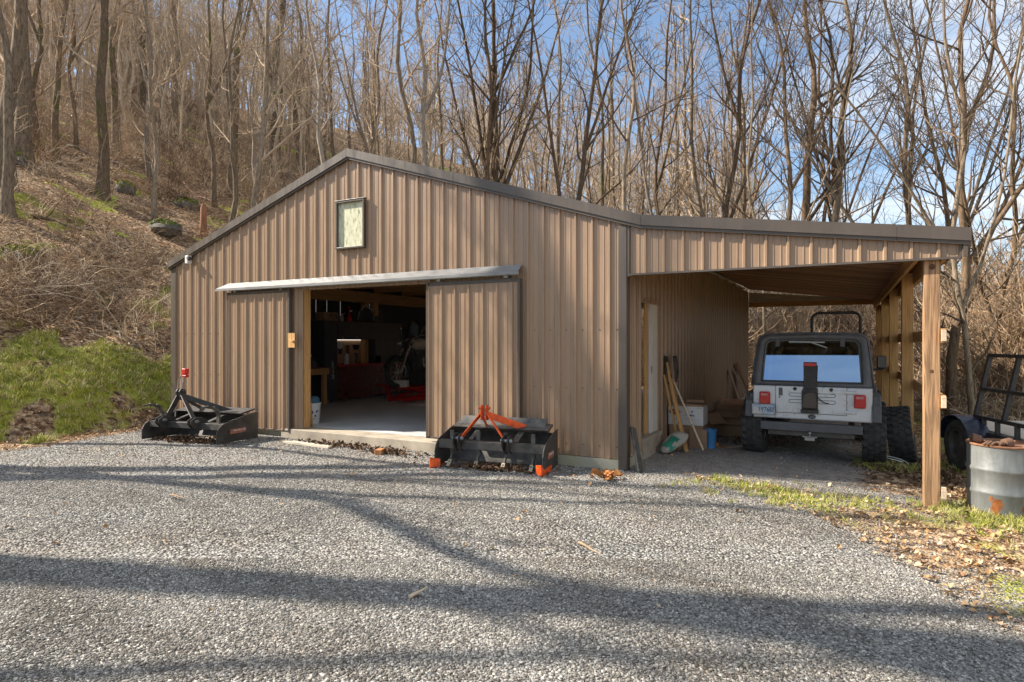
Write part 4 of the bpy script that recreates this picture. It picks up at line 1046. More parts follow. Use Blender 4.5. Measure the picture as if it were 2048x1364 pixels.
e = empty('oil_jug', (-8.35, 2.93, FZ+.86), .5, 'grey angular oil jug with white cap on the workbench', 'jug')
m = MB(); m.prism([(-.13, 0), (.13, 0), (.13, .10), (.02, .22), (-.04, .24), (-.13, .12)], .11, Matrix.Translation((0, -.05, 0)) @ XZ); m.build('jug_body', M['greysteel'], e, bevel=.015)
m = MB(); m.lathe([(0, .24), (.03, .24), (.026, .30), (0, .30)], 12, TR((-.02, 0, 0))); m.build('cap', M['white'], e)
e = empty('work_bucket', (-5.86, .55, FZ), 0, 'white bucket with blue print standing inside the left door jamb', 'bucket')
m = MB(); m.lathe([(0, 0), (.125, 0), (.15, .34), (.158, .345), (.158, .37), (.146, .37), (.12, .02), (0, .02)], 28); m.build('bucket_body', M['white'], e, smooth=True)
m = MB(); r_ = random.Random(3)
for k in range(14):
    a = R(-100+7*k+r_.uniform(-4, 4)); z = r_.uniform(.08, .22); rr_ = .127+z*.068
    m.bar((rr_*math.cos(a), rr_*math.sin(a), z), (rr_*math.cos(a+.16), rr_*math.sin(a+.16), z+r_.uniform(.0, .05)), .004, r_.uniform(.012, .03))
m.build('blue_print', simple('dark_blue_print', (.03, .05, .18, 1), .5), e)
m = MB(); m.lathe([(.142, .36), (.13, .44), (.09, .48), (0, .49)], 20); m.build('blue_rag', simple('dull_blue_cloth', (.05, .12, .19, 1), .9, 0, .3, 14), e, smooth=True)
m = MB(); m.bar((-5.80, .33, FZ), (-6.02, .42, FZ+.95), .10, .04, (0, -1, .2)); solid('leaning_plank', 'long pine board leaning inside the left door jamb', 'plank', m, M['pinez'])
m = MB(); m.bar((-5.70, .36, FZ), (-5.80, .40, FZ+.46), .09, .035, (0, -1, .2)); solid('leaning_plank', 'short pine offcut in front of the long leaning board', 'plank', m, M['pinez'])
# tool cabinet along the left wall
e = empty('tool_cabinet', (-8.9, 3.35, FZ), 0, 'long dark tool cabinet with open hutch and maroon lower drawers along the left wall', 'cabinet')
X0, X1 = .03, .55
m = MB(); m.span((X0, .0, .0), (X1, .42, 1.95)); lo = m.build('side_locker', M['cabinet'], e, bevel=.006)
m = MB(); m.span((X1+.002, .24, .55), (X1+.03, .265, .98)); m.build('handle', M['chrome'], lo)
m = MB(); m.span((X0, .43, .05), (X1, 2.9, .84)); dr_ = m.build('lower_chest', M['darkred'], e, bevel=.006)
for z in (.2, .36, .52, .68):
    m = MB(); m.span((X1+.001, .48, z), (X1+.006, 1.6, z+.02)); m.span((X1+.001, 1.68, z), (X1+.006, 2.85, z+.02)); m.build('drawer_pull', M['black'], dr_)
m = MB(); m.span((X0, .43, .845), (X1+.03, 2.9, .885)); m.build('worktop', M['red'], e, bevel=.006)
m = MB(); m.span((X0, .43, 1.50), (X1, 2.9, 1.95)); m.span((X0, .43, .89), (X0+.02, 2.9, 1.499)); m.span((X0+.02, 1.82, .89), (X1-.02, 2.9, 1.499)); m.build('upper_hutch', M['cabinet'], e, bevel=.006)
for y in (.6, 1.1, 1.6, 2.1):
    m = MB(); m.sphere((X1+.008, y, 1.54), .014, 8, 6); m.build('knob', M['chrome'], e)
for y in (.1, .7, 1.2, 1.7, 2.3):
    m = MB(); m.tube([(X1-.02, y, .03), (X1+.02, y, .03)], .03, 10); m.build('caster', M['dullmetal'], e)
m = MB(); m.span((X0+.022, .55, .90), (X0+.036, 1.80, 1.48)); pb = m.build('pegboard', M['pegboard'], e)
m = MB(); m.span((X0+.05, .56, 1.484), (X0+.075, 1.80, 1.498)); m.build('light_strip', M['tube'], pb)
TOOLS = [('work_glove', 'dark glove hanging upper middle on the pegboard', 'glove', .98, 1.24, .13, .22, 'black'), ('work_glove', 'rust-red glove hanging beside the dark glove on the pegboard', 'glove', 1.24, 1.25, .12, .22, 'leather'),
         ('tool_roll', 'black roll of tools with two bright bits on the pegboard', 'tool roll', 1.55, 1.30, .24, .14, 'black'), ('work_glove', 'brown glove hanging lowest on the pegboard', 'glove', 1.20, 1.04, .12, .2, 'leather'), ('spray_gun', 'grey hanging tool at the lower edge of the pegboard', 'tool', 1.55, 1.03, .10, .24, 'greysteel')]
for nm, lb, ct_, y, z, ww, hh, mt in TOOLS:
    m = MB(); m.prism([(-ww/2, hh/2), (ww/2, hh/2), (ww*.42, 0), (ww*.25, -hh/2), (-ww*.25, -hh/2), (-ww*.42, 0)], .05, Matrix.Rotation(R(90), 4, 'Z') @ XZ)
    solid(nm, lb, ct_, m, M[mt], (-8.9+X0+.10, 3.35+y, FZ+z), 0, None, bevel=.012)
m = MB(); m.lathe([(.0, 0), (.055, 0), (.055, .02), (0, .02)], 18, TR((0, 0, 0), 0, R(90))); m.lathe([(.06, -.004), (.092, -.002), (.092, .012), (.06, .012)], 20, TR((0, 0, 0), 0, R(90))); solid('tape_reel', 'white ringed red reel at the upper corner of the pegboard', 'reel', m, [M['white']], (-8.9+X1+.0, 3.35+.50, FZ+1.36), 0)
m = MB(); m.lathe([(0, 0), (.06, 0), (.06, .05), (.05, .22), (.03, .26), (0, .27)], 14); solid('paper_roll', 'white shop towel roll leaning on the red worktop', 'towel roll', m, M['white'], (-8.48, 4.22, FZ+.885), 0, smooth=True)
m = MB(); m.box((0, 0, .12), (.14, .10, .24)); solid('tan_carton', 'tan upright carton beside the shop towel on the worktop', 'box', m, M['card'], (-8.48, 4.42, FZ+.885), .2, bevel=.01)
e = empty('parts_box', (-8.45, 5.28, FZ+.885), 0, 'small red and white box at the end of the red worktop', 'box')
m = MB(); m.box((0, 0, .07), (.16, .20, .14)); m.build('box_base', M['red'], e); m = MB(); m.box((0, 0, .17), (.16, .20, .058)); m.build('box_lid', M['white'], e)
# things on top of the cabinet
CT = FZ+1.95
e = empty('patterned_crate', (-8.56, 3.62, CT), 0, 'tan patterned crate on top of the tool cabinet', 'crate')
m = MB(); m.span((-.14, -.22, 0), (.14, .25, .20)); cr = m.build('crate_body', M['card'], e, bevel=.005)
m = MB(); r_ = random.Random(2)
for k in range(18): y = r_.uniform(-.2, .2); z = r_.uniform(.02, .15); m.span((.141, y, z), (.143, y+r_.uniform(.02, .05), z+r_.uniform(.015, .05)))
m.build('crate_print', M['cabinet'], cr)
m = MB(); m.lathe([(0, 0), (.05, 0), (.05, .10), (.02, .16), (0, .2)], 10); m.bar((0, 0, .15), (.08, .02, .2), .02, .02); solid('blue_tool', 'small pale blue tool standing on the cabinet beside the crate', 'tool', m, M['galv'], (-8.5, 4.08, CT), 0, smooth=True)
m = MB(); m.lathe([(0, 0), (.08, 0), (.07, .08), (.03, .14), (.02, .32), (.035, .33), (.03, .38), (0, .38)], 10); solid('red_jack', 'red bottle jack on top of the cabinet', 'jack', m, M['red'], (-8.5, 4.34, CT), 0, smooth=True)
e = empty('tool_bag', (-8.55, 4.80, CT), 0, 'black tool bag with tan straps on top of the cabinet', 'bag')
m = MB(); m.prism([(-.32, 0), (.34, 0), (.36, .22), (.22, .34), (-.05, .38), (-.28, .26)], .30, Matrix.Translation((.15, 0, 0)) @ Matrix.Rotation(R(90), 4, 'Z') @ XZ); m.build('bag_body', M['black'], e, bevel=.04)
m = MB(); m.tube([(.16, -.15, .30), (.17, -.05, .42), (.17, .10, .42), (.165, .20, .36), (.16, .28, .30)], .022, 8); m.tube([(.16, -.28, .06), (.165, -.24, .2), (.16, -.2, .27)], .012, 6); m.tube([(.16, .33, .04), (.165, .34, .2)], .014, 6); m.build('strap', M['bag'], e, smooth=True)
m = MB(); m.box((0, 0, .16), (.3, .36, .32)); solid('dark_case', 'plain dark case on the cabinet between the bag and the inner post', 'case', m, M['greysteel'], (-8.6, 5.42, CT), 0, bevel=.01)
# motorcycle lift and motorcycle
LX, LY = -7.0, 5.25
e = empty('motorcycle_lift', (LX, LY, FZ), R(-20), 'low red motorcycle lift with a sloping ramp on the barn floor', 'lift')
m = MB(); m.span((-.35, -.75, .30), (.35, 1.5, .345)); m.build('lift_deck', M['red'], e, bevel=.006)
m = MB()
for s in (-.3, .3): m.bar((s, -.6, .06), (s, .6, .30), .05, .06); m.bar((s, .6, .06), (s, -.4, .30), .05, .06)
m.span((-.35, -.7, .02), (-.28, 1.4, .08)); m.span((.28, -.7, .02), (.35, 1.4, .08)); m.build('scissor_frame', M['red'], e)
m = MB(); m.prism([(-.30, .30), (-.95, .33), (-.98, .36), (-.30, .36)], .10, Matrix.Translation((0, -.70, 0)) @ XZ); m.bar((-.35, -.75, .33), (.15, -.95, .04), .08, .06); m.bar((.15, -.95, .05), (.7, -.85, .09), .06, .05); m.build('ramp_arm', M['red'], e, bevel=.01)
for x in (-.3, .3):
    m = MB(); m.tube([(x-.03, -.78, .045), (x+.03, -.78, .045)], .045, 12); m.build('caster', M['dullmetal'], e)
m = MB(); m.box((0, 0, .08), (.36, .16, .16)); solid('white_carton', 'pale low carton standing on the red lift deck', 'box', m, M['offwhite'], (-7.10, 4.62, FZ+.345), R(10), bevel=.006)
mc = empty('motorcycle', (LX+.0, LY+.1, FZ+.345), R(-10), 'black motorcycle facing the doorway on the red lift', 'motorcycle')
mc.scale = (1.12, 1.12, 1.12)
def mwheel(y):
    wo = empty('wheel'); wo.parent = mc
    m = MB(); m.tube([(0, y+.30*math.cos(a), .32+.30*math.sin(a)) for a in np.linspace(0, 2*math.pi, 28)[:-1]], .062, 10, closed=True); m.build('tyre', M['rubber'], wo, smooth=True)
    m = MB(); m.tube([(0, y+.235*math.cos(a), .32+.235*math.sin(a)) for a in np.linspace(0, 2*math.pi, 28)[:-1]], .016, 6, closed=True)
    for k in range(10): a = k*.628; m.tube([(0, y, .32), (0, y+.23*math.cos(a), .32+.23*math.sin(a))], .006, 5)
    m.tube([(-.09, y, .32), (.09, y, .32)], .035, 10); m.build('rim', M['chrome'], wo, smooth=True)
mwheel(-.72); mwheel(.72)
m = MB()
for s in (-1, 1): m.tube([(s*.10, -.72, .32), (s*.10, -.55, .72), (s*.10, -.38, 1.05)], [.026, .024, .024], 8)
m.build('fork', M['chrome'], mc, smooth=True)
m = MB(); m.tube([(-.38, -.30, 1.12), (-.30, -.33, 1.12), (-.10, -.40, 1.05), (.10, -.40, 1.05), (.30, -.33, 1.12), (.38, -.30, 1.12)], .014, 8); hb = m.build('handlebar', M['chrome'], mc, smooth=True)
for s in (-1, 1):
    m = MB(); m.tube([(s*.30, -.33, 1.12), (s*.36, -.33, 1.26)], .007, 6); m.sphere((s*.40, -.33, 1.28), .07, 12, 8, (1.1, .3, .6)); m.build('mirror', M['chrome'], mc, smooth=True)
m = MB(); m.lathe([(0, 0), (.055, 0), (.085, .05), (.088, .11), (.08, .12)], 20, TR((0, -.48, .93), R(90))); hl = m.build('headlamp', M['black'], mc, smooth=True)
m = MB(); m.lathe([(0, .13), (.05, .128), (.08, .118)], 20, TR((0, -.48, .93), R(90))); m.build('lens', M['chrome'], hl, smooth=True)
for s in (-1, 1):
    m = MB(); m.lathe([(0, 0), (.03, .0), (.045, .04), (.04, .06), (0, .065)], 12, TR((s*.20, -.46, .93), R(90))); m.build('passing_lamp', M['chrome'], mc, smooth=True)
m = MB(); m.sphere((0, -.05, .92), 1, 18, 12, (.16, .33, .14)); m.build('fuel_tank', simple('pale_tank_reflection', (.5, .42, .34, 1), .25), mc, smooth=True)  # reflections on the tank put into its pale base colour
m = MB(); m.sphere((0, .40, .80), 1, 16, 10, (.17, .34, .075)); m.build('seat', M['rubber'], mc, smooth=True)
m = MB(); m.box((0, 0, .50), (.30, .42, .30)); 
for s in (-1, 1): m.lathe([(.09, 0), (.10, .03), (.10, .2), (.07, .24)], 12, TR((0, s*.05, .62), R(-22*s)))
m.tube([(0, -.32, .95), (0, -.25, .35), (0, .5, .32)], .03, 8); m.build('engine', M['greysteel'], mc, bevel=.01)
for s in (1,):
    for z in (.28, .40): m = MB(); m.tube([(.15, -.12, .62), (.19, -.15, .45), (.20, .1, z), (.21, .95, z)], [.028, .03, .036, .04], 10); m.build('exhaust', M['chrome'], mc, smooth=True)
m = MB()
for y in (-.72, .72):
    pr = [(y+.37*math.cos(a), .32+.37*math.sin(a)) for a in np.linspace(R(20), R(165), 12)]; po = pr+[(y+(a-y)*.96, .32+(z-.32)*.96) for a, z in pr[::-1]]
    m.prism(po, .14, Matrix.Translation((-.07, 0, 0)) @ YZ)
m.build('mudguard', M['black'], mc, smooth=True)
m = MB(); V = []; F = []
for i in range(7):
    for j in range(7):
        a = (j-3)/3; z = i/6; V.append((.20*a*(1-.15*z), -.45+.10*a*a+.10*z, 1.05+.42*z))
for i in range(6):
    for j in range(6): F.append((i*7+j, i*7+j+1, i*7+j+8, i*7+j+7))
m.add(V, F); m.build('windscreen', M['rearglass'], mc, smooth=True)
# ------------------------------------------------------------------ bare trees
RV = Vector((cY, sY, 0))                       # picture-right on the ground
def rnd_perp(d, rng):
    a = Vector((rng.gauss(0, 1), rng.gauss(0, 1), rng.gauss(0, 1))); p = a-d*a.dot(d)
    return p.normalized() if p.length > 1e-4 else d.orthogonal().normalized()
def shoot(rng, p, d, L, n, wander, up):
    pts = [p.copy()]; d = d.normalized(); s = L/n
    for i in range(n):
        d = d+Vector((rng.gauss(0, wander), rng.gauss(0, wander), rng.gauss(0, wander)*.6+up)); d.normalize()
        p = p+d*s; pts.append(p.copy())
    return pts
def lerp_path(pts, t):
    x = t*(len(pts)-1); i = min(int(x), len(pts)-2); f = x-i
    return pts[i].lerp(pts[i+1], f), (pts[i+1]-pts[i]).normalized()
def grow_tree(rng, stems, n1=13, t0=.3, l1=.28, ang=50, up=.09, n2=6, n3=4, tw=.0075, wander=.13, low=0, sides=9):
    """stems: list of (points, r0, r1). returns trunk and crown collectors"""
    T = MB(); Cw = MB()
    for si, (pts, r0, r1) in enumerate(stems):
        k = len(pts); rr = [r0+(r1-r0)*(i/(k-1))**.85 for i in range(k)]
        if si == 0: rr[0] *= 1.45; rr[1] *= 1.08
        T.tube(pts, rr, sides, caps=False)
        Ls = sum((b-a).length for a, b in zip(pts, pts[1:]))
        nn = n1 if si == 0 else max(4, int(n1*.7)); tt0 = t0 if si == 0 else .08
        limbs = [tt0+(1-tt0)*((i+rng.random())/nn) for i in range(nn)]+[rng.uniform(.05, t0) for _ in range(low if si == 0 else 0)]
        for q, t in enumerate(limbs):
            small = q >= nn
            p, d = lerp_path(pts, min(t, .995)); r = r0+(r1-r0)*t**.85
            a = R(rng.gauss(ang, 11)); dd = d*math.cos(a)+rnd_perp(d, rng)*math.sin(a)
            L = Ls*l1*rng.uniform(.6, 1.25)*(1.15-.72*t)*(.45 if small else 1)
            rb = min(r*.55, .010+L*.013)
            b = shoot(rng, p, dd, L, 6, wander, up)
            Cw.tube(b, [max(tw, rb*(1-.82*i/6)) for i in range(7)], 5, caps=False)
            m2 = n2 if not small else 3
            for j in range(m2):
                u_ = rng.uniform(.2, .98); p2, d2 = lerp_path(b, u_)
                a2 = R(rng.gauss(42, 12)); dd2 = d2*math.cos(a2)+rnd_perp(d2, rng)*math.sin(a2)
                L2 = L*rng.uniform(.28, .6)*(1.15-.5*u_); rb2 = max(tw*.9, rb*(1-.8*u_)*.6)
                b2 = shoot(rng, p2, dd2, L2, 4, wander*1.1, up*1.1)
                Cw.tube(b2, [max(tw*.8, rb2*(1-.7*i/4)) for i in range(5)], 4, caps=False)
                for h in range(n3):
                    u3 = rng.uniform(.15, 1); p3, d3 = lerp_path(b2, min(u3, .99))
                    a3 = R(rng.gauss(38, 14)); dd3 = d3*math.cos(a3)+rnd_perp(d3, rng)*math.sin(a3)
                    b3 = shoot(rng, p3, dd3, L2*rng.uniform(.3, .7), 3, wander*1.3, up*1.2)
                    Cw.tube(b3, [tw*.8, tw*.7, tw*.6, tw*.45], 3, caps=False)
    return T, Cw
def wobble_path(rng, pts, n, amp):
    """resample a coarse trunk line and add gentle bends"""
    out = []; ph = [rng.uniform(0, 6) for _ in range(4)]
    for i in range(n+1):
        t = i/n; p, d = lerp_path(pts, min(t, .9999)); e = amp*min(1, t*4)
        out.append(p+Vector((e*math.sin(t*9+ph[0])+.5*e*math.sin(t*21+ph[1]), e*math.sin(t*8+ph[2])+.5*e*math.sin(t*19+ph[3]), 0)))
    return out
def place_tree(name, T, Cw, loc, bark, label, group, cat='tree', crownmat=None):
    e = empty(name, loc, 0, label, cat, group)
    t = T.build('trunk', M[bark], e, smooth='all'); c = Cw.build('crown', M[crownmat or 'twig'], e)
    for o in (t, c): o.data.polygons.foreach_set('use_smooth', [True]*len(o.data.polygons))
    return e

# trees one can pick out: picture column of base, base row or distance, column where it leaves the top, trunk width in px, forks, bark, label
TREES = [
 (14, 372, None, 30, 30, [], 'bark', dict(low=6), 'thick dark tree at the far left edge with curling low branches'),
 (46, 330, None, 52, 30, [(.35, .10)], 'bark', dict(low=5), 'reddish brown trunk just right of the thickest far-left tree'),
 (112, 325, None, 125, 14, [(.5, -.2)], 'barkmoss', dict(low=4), 'slim leaning tree with mossy foot between the far-left pair and the big slope tree'),
 (204, 392, None, 208, 21, [(.42, .14)], 'barkmoss', dict(low=5), 'large straight tree with flared base on the open slope, forked near its top'),
 (234, 305, None, 226, 16, [], 'barkmoss', dict(low=3), 'dark straight trunk standing just behind the forked slope tree'),
 (286, 235, None, 288, 22, [], 'bark', dict(low=3), 'thick pale grey trunk high on the slope above the mossy outcrop'),
 (346, 255, None, 348, 15, [(.5, .12)], 'bark', dict(low=4), 'grey upright trunk right of the mossy outcrop on the slope'),
 (466, 345, None, 480, 17, [(.4, .15)], 'barkmoss', dict(low=5), 'brown trunk with curved side limb left of the mossiest tree'),
 (546, 345, None, 566, 25, [(.30, -.35), (.45, .30)], 'barkmoss', dict(low=6, ang=62), 'mossiest thick tree behind the left roof slope with wide horizontal limbs'),
 (602, 335, None, 596, 15, [], 'bark', dict(low=3), 'short-limbed dark trunk right of the mossiest thick tree'),
 (668, None, 21, 612, 13, [], 'barkpale', dict(t0=.45, low=2), 'smooth pale trunk curving left above the left roof slope'),
 (742, None, 24, 760, 11, [(.4, -.25)], 'bark', dict(), 'thin forked tree just right of the roof ridge'),
 (818, None, 22, 806, 17, [], 'bark', dict(t0=.5), 'straight dark trunk, left one of the close pair right of the ridge'),
 (828, None, 23, 856, 19, [(.55, .2)], 'barkpale', dict(t0=.42), 'leaning grey trunk, right one of the close pair right of the ridge'),
 (936, None, 24, 1000, 14, [(.35, -.5), (.5, .3)], 'bark', dict(ang=45), 'twisted tree with a limb bent left above the middle of the right roof slope'),
 (1000, None, 25, 975, 17, [(.33, -.25), (.36, .34), (.6, .2)], 'bark', dict(ang=46), 'tall tree with crooked golden limbs spreading above the sliding doors'),
 (1086, None, 23, 1205, 15, [(.30, -.35), (.5, .25)], 'bark', dict(ang=42), 'right-leaning forked tree above the right end of the door track'),
 (1246, None, 19, 1262, 14, [], 'barkpale', dict(t0=.5), 'slender straight pale trunk rising behind the barn corner trim'),
 (1312, None, 26, 1330, 10, [(.4, .2)], 'bark', dict(), 'thin brown tree behind the kink in the roof trim'),
 (1398, None, 22, 1505, 14, [(.32, .55), (.55, -.2)], 'bark', dict(ang=38, up=.12), 'dark tree leaning right against open sky over the carport roof'),
 (1486, None, 27, 1490, 8, [(.3, .35)], 'bark', dict(), 'small tree between the right-leaning dark tree and the V-shaped tree'),
 (1598, None, 21, 1562, 14, [(.42, .42)], 'bark', dict(ang=36, up=.13, l1=.22), 'V-shaped tree splitting into two upright stems over the carport'),
 (1702, None, 24, 1640, 12, [(.22, .75), (.4, -.3)], 'bark', dict(ang=44), 'low-forked tree with long arching limbs right of the V-shaped tree'),
 (1838, None, 20, 1800, 15, [(.10, .45), (.16, .9), (.2, -.5), (.4, .3)], 'barkpale', dict(ang=38, up=.12, n1=14), 'many-stemmed spreading tree above the right end of the carport'),
 (1880, None, 21, 1960, 16, [(.15, .5), (.3, -.3)], 'bark', dict(ang=38, up=.12, n1=14), 'broad fan-shaped tree leaning right beyond the carport end'),
 (1905, None, 13, 1925, 20, [(.3, .5)], 'bark', dict(low=5), 'dark rough trunk just right of the front carport post'),
 (1952, None, 11.5, 1880, 12, [(.22, .7), (.3, -.6)], 'barkpale', dict(low=6, ang=55), 'pale branchy young tree rising behind the trailer ramp'),
 (2012, None, 13.5, 2030, 13, [(.2, -.5), (.35, .5)], 'bark', dict(low=6, ang=55), 'crooked tree behind the trailer ramp at the right edge'),
 (1606, None, 24, 1604, 22, [], 'bark', dict(low=4), 'thick grey trunk framed in the carport opening left of the roll hoop'),
 (1676, None, 23, 1684, 20, [], 'barkpale', dict(low=4), 'broad pale trunk seen through the roll hoop above the parked vehicle'),
 (1640, None, 30, 1648, 10, [(.2, .4)], 'bark', dict(low=4), 'slim forked trunk between the two broad trunks in the carport opening'),
 (1530, None, 20, 1500, 8, [(.2, .6)], 'barkpale', dict(low=5), 'thin pale tree beside the far corner of the carport wall'),
]
for i, (xb, yb, D, xt, wpx, forks, bark, kw, label) in enumerate(TREES):
    rng = random.Random(100+i)
    if yb is not None: P, D = hit(xb, yb, 6)
    else: P = EYE+ray(xb, 681)*D; P.z = tz(P.x, P.y)
    r0 = max(.05, wpx*D/FPX/2*1.05)
    topz = H+681/FPX*D                                    # where it leaves the picture
    hv = max(topz-P.z, 3); Ht = max(11, hv*1.22, min(19, 45*r0+6))
    lean = (xt-xb)/FPX*D/hv
    a, b_ = rng.uniform(-.04, .04), rng.uniform(-.03, .03)
    line = [Vector((0, 0, -.3)), RV*lean*Ht*.30+Vector((0, 0, Ht*.33)), RV*lean*Ht*.68+Vector((a, b_, 0))*Ht*.4+Vector((0, 0, Ht*.67)), RV*lean*Ht+Vector((a, b_, 0))*Ht*.7+Vector((0, 0, Ht))]
    stem = wobble_path(rng, line, 15, .10+.004*D)
    stems = [(stem, r0, r0*.22)]
    for t, dx in forks:
        p, d = lerp_path(stem, t); Lf = Ht*(1-t)*.92
        dirv = (d+RV*dx*1.1+Vector((rng.uniform(-.15, .15), rng.uniform(-.15, .15), 0))).normalized()
        f = shoot(rng, p, dirv, Lf, 9, .06, .07)
        stems.append((f, r0*(1-.75*t)*.72, r0*.15))
    kk = dict(n1=12, n2=6, n3=4, tw=max(.006, .0004*D)); kk.update(kw)
    T, Cw = grow_tree(rng, stems, **kk)
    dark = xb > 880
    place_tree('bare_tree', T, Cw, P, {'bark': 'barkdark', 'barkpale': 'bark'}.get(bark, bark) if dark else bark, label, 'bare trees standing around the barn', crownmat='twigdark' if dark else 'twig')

# trees on the bank beside the yard, beyond the left edge: their shadows cross gravel and gable
CAST = [
 ((-13.0, -9.3), [(0, 0, -.3), (0, .1, 6), (.1, 0, 12), (.2, .3, 18)], .34, [(.55, -.4), (.45, .3)], 8, 'thick bare tree on the bank whose shadow crosses the near gravel'),
 ((-12.5, -5.5), [(0, 0, -.3), (0, -.2, 2.9), (0, -1.25, 6.6), (0, -3.0, 8.7), (0, -4.2, 11)], .17, [(.42, .3)], 5, 'bent bare tree on the bank beside the yard'),
 ((-14.2, -6.4), [(0, 0, -.3), (.1, -.2, 4), (0, .1, 8), (.2, .5, 12)], .11, [(.4, .35), (.55, -.3)], 5, 'forked bare tree on the bank between the bent one and the thick one'),
 ((-12.2, -10.6), [(0, 0, -.3), (.1, .2, 4), (0, .3, 9), (.2, .2, 13)], .13, [(.5, .5)], 5, 'bare tree on the bank nearest the road end'),
 ((-13.0, -4.1), [(0, 0, -.3), (0, .1, 1.3), (0, .3, 4), (0, -1.2, 7.3), (0, -2.1, 10)], .12, [], 4, 'slim bare tree on the bank beside the yard'),
 ((-16.0, -7.7), [(0, 0, -.3), (0, .85, 5), (0, 2.1, 10.5), (0, 2.8, 14)], .22, [(.6, .25), (.5, -.2)], 8, 'slender bare tree on the bank whose shadow falls on the gable'),
 ((-15.0, -7.95), [(0, 0, -.3), (0, 1.0, 5), (0, 2.5, 10.5), (0, 3.2, 13.5)], .18, [(.55, .2)], 8, 'straight bare tree on the bank next to the other slender one'),
]
for i, ((u, v), line, r0, forks, n1, label) in enumerate(CAST):
    rng = random.Random(400+i)
    stem = wobble_path(rng, [Vector(p) for p in line], 12, .07)
    stems = [(stem, r0, r0*.35)]
    for t, dx in forks:
        p, d = lerp_path(stem, t); stems.append((shoot(rng, p, (d+Vector((.1, dx, 0))).normalized(), 7, 8, .05, .06), r0*.5, r0*.12))
    T, Cw = grow_tree(rng, stems, n1=n1, t0=.45, l1=.2, n2=4, n3=2, tw=.008)
    place_tree('bare_tree', T, Cw, Vector((u, v, tz(u, v))), 'bark', label, 'bare trees on the bank beside the yard')

# a stock of forest trees, copied for the crowd of the wood
stock = []
for k in range(9):
    rng = random.Random(700+k)
    Ht = rng.uniform(12, 17) if k < 6 else rng.uniform(5.5, 8.5)
    r0 = rng.uniform(.11, .19) if k < 6 else rng.uniform(.04, .06)
    lx, ly = rng.uniform(-.05, .05), rng.uniform(-.05, .05)
    stem = wobble_path(rng, [Vector((0, 0, -.4)), Vector((lx*Ht*.3, ly*Ht*.3, Ht*.4)), Vector((lx*Ht, ly*Ht, Ht))], 13, .16)
    stems = [(stem, r0, r0*.2)]
    if k in (1, 3, 5):
        p, d = lerp_path(stem, .4); stems.append((shoot(rng, p, (d+rnd_perp(d, rng)*.4).normalized(), Ht*.55, 8, .06, .06), r0*.6, r0*.13))
    T, Cw = grow_tree(rng, stems, n1=12 if k < 6 else 9, t0=.35 if k < 6 else .2, l1=.24, n2=5, n3=3, tw=.011, low=3, sides=7)
    tm = bpy.data.meshes.new('trunk'); tm.from_pydata(T.v, [], T.f); tm.materials.append(M[('bark', 'barkmoss', 'bark', 'barkpale', 'bark', 'bark', 'bark', 'barkpale', 'bark')[k]])
    cm = bpy.data.meshes.new('crown'); cm.from_pydata(Cw.v, [], Cw.f); cm.materials.append(M['twig'])
    for q in (tm, cm): q.polygons.foreach_set('use_smooth', [True]*len(q.polygons))
    stock.append((tm, cm))
def stock_tree(k, loc, rz, s, name, label, group):
    e = empty(name, loc, rz, label, 'tree' if k < 6 else 'sapling', group); e.scale = (s, s, s*random.uniform(.92, 1.1))
    for nm, me_ in zip(('trunk', 'crown'), stock[k]):
        o = bpy.data.objects.new(nm, me_); COL.objects.link(o); o.parent = e
rng = random.Random(31)
def ok_spot(u, v):
    if -9.9 < u < 5.4 and -20 < v < 13.5: return False
    if u <= -9.9 and v < 1.2+.02*abs(u): return False
    if u >= 5.4 and v < 6: return False
    return True
cnt = {'hill': 0, 'behind': 0, 'beyond': 0}; spots = []; tries = 0
while tries < 6000 and len(spots) < 215:
    tries += 1
    x = rng.uniform(-120, 2170); D = 13+60*rng.random()**.8
    P = EYE+ray(x, 681)*D
    if not ok_spot(P.x, P.y): continue
    zone = 'hill' if P.x < -10.5 else ('behind' if x < 1500 else 'beyond')
    if zone == 'hill' and D < 17: continue
    if zone == 'behind' and D < 25: continue
    if zone == 'beyond' and D < (26 if x > 1500 else 22): continue
    if cnt[zone] >= {'hill': 110, 'behind': 75, 'beyond': 24}[zone]: continue
    if any((P.x-a)**2+(P.y-b)**2 < 1.7 for a, b in spots): continue
    cnt[zone] += 1; spots.append((P.x, P.y))
    k = rng.choice((0, 1, 2, 3, 4, 5, 6, 7, 8)) if zone != 'beyond' else rng.choice((1, 3, 5, 6, 7, 8, 7))
    sc_ = rng.uniform(.8, 1.25)*(1 if zone != 'beyond' else .72)
    small = k >= 6
    lab = {'hill': ('bare grey forest tree among many on the wooded hillside', 'thin bare sapling among the trees of the wooded hillside'),
           'behind': ('bare forest tree in the crowded wood behind the barn roof', 'thin bare sapling in the crowded wood behind the barn roof'),
           'beyond': ('bare tree in the wood beyond the carport', 'thin bare sapling in the wood beyond the carport')}[zone][small]
    grp = {'hill': 'on the wooded hillside', 'behind': 'in the wood behind the barn', 'beyond': 'in the wood beyond the carport'}[zone]
    stock_tree(k, (P.x, P.y, tz(P.x, P.y)), rng.uniform(0, 6.28), sc_, 'forest_sapling' if small else 'forest_tree', lab, ('saplings ' if small else 'forest trees ')+grp)

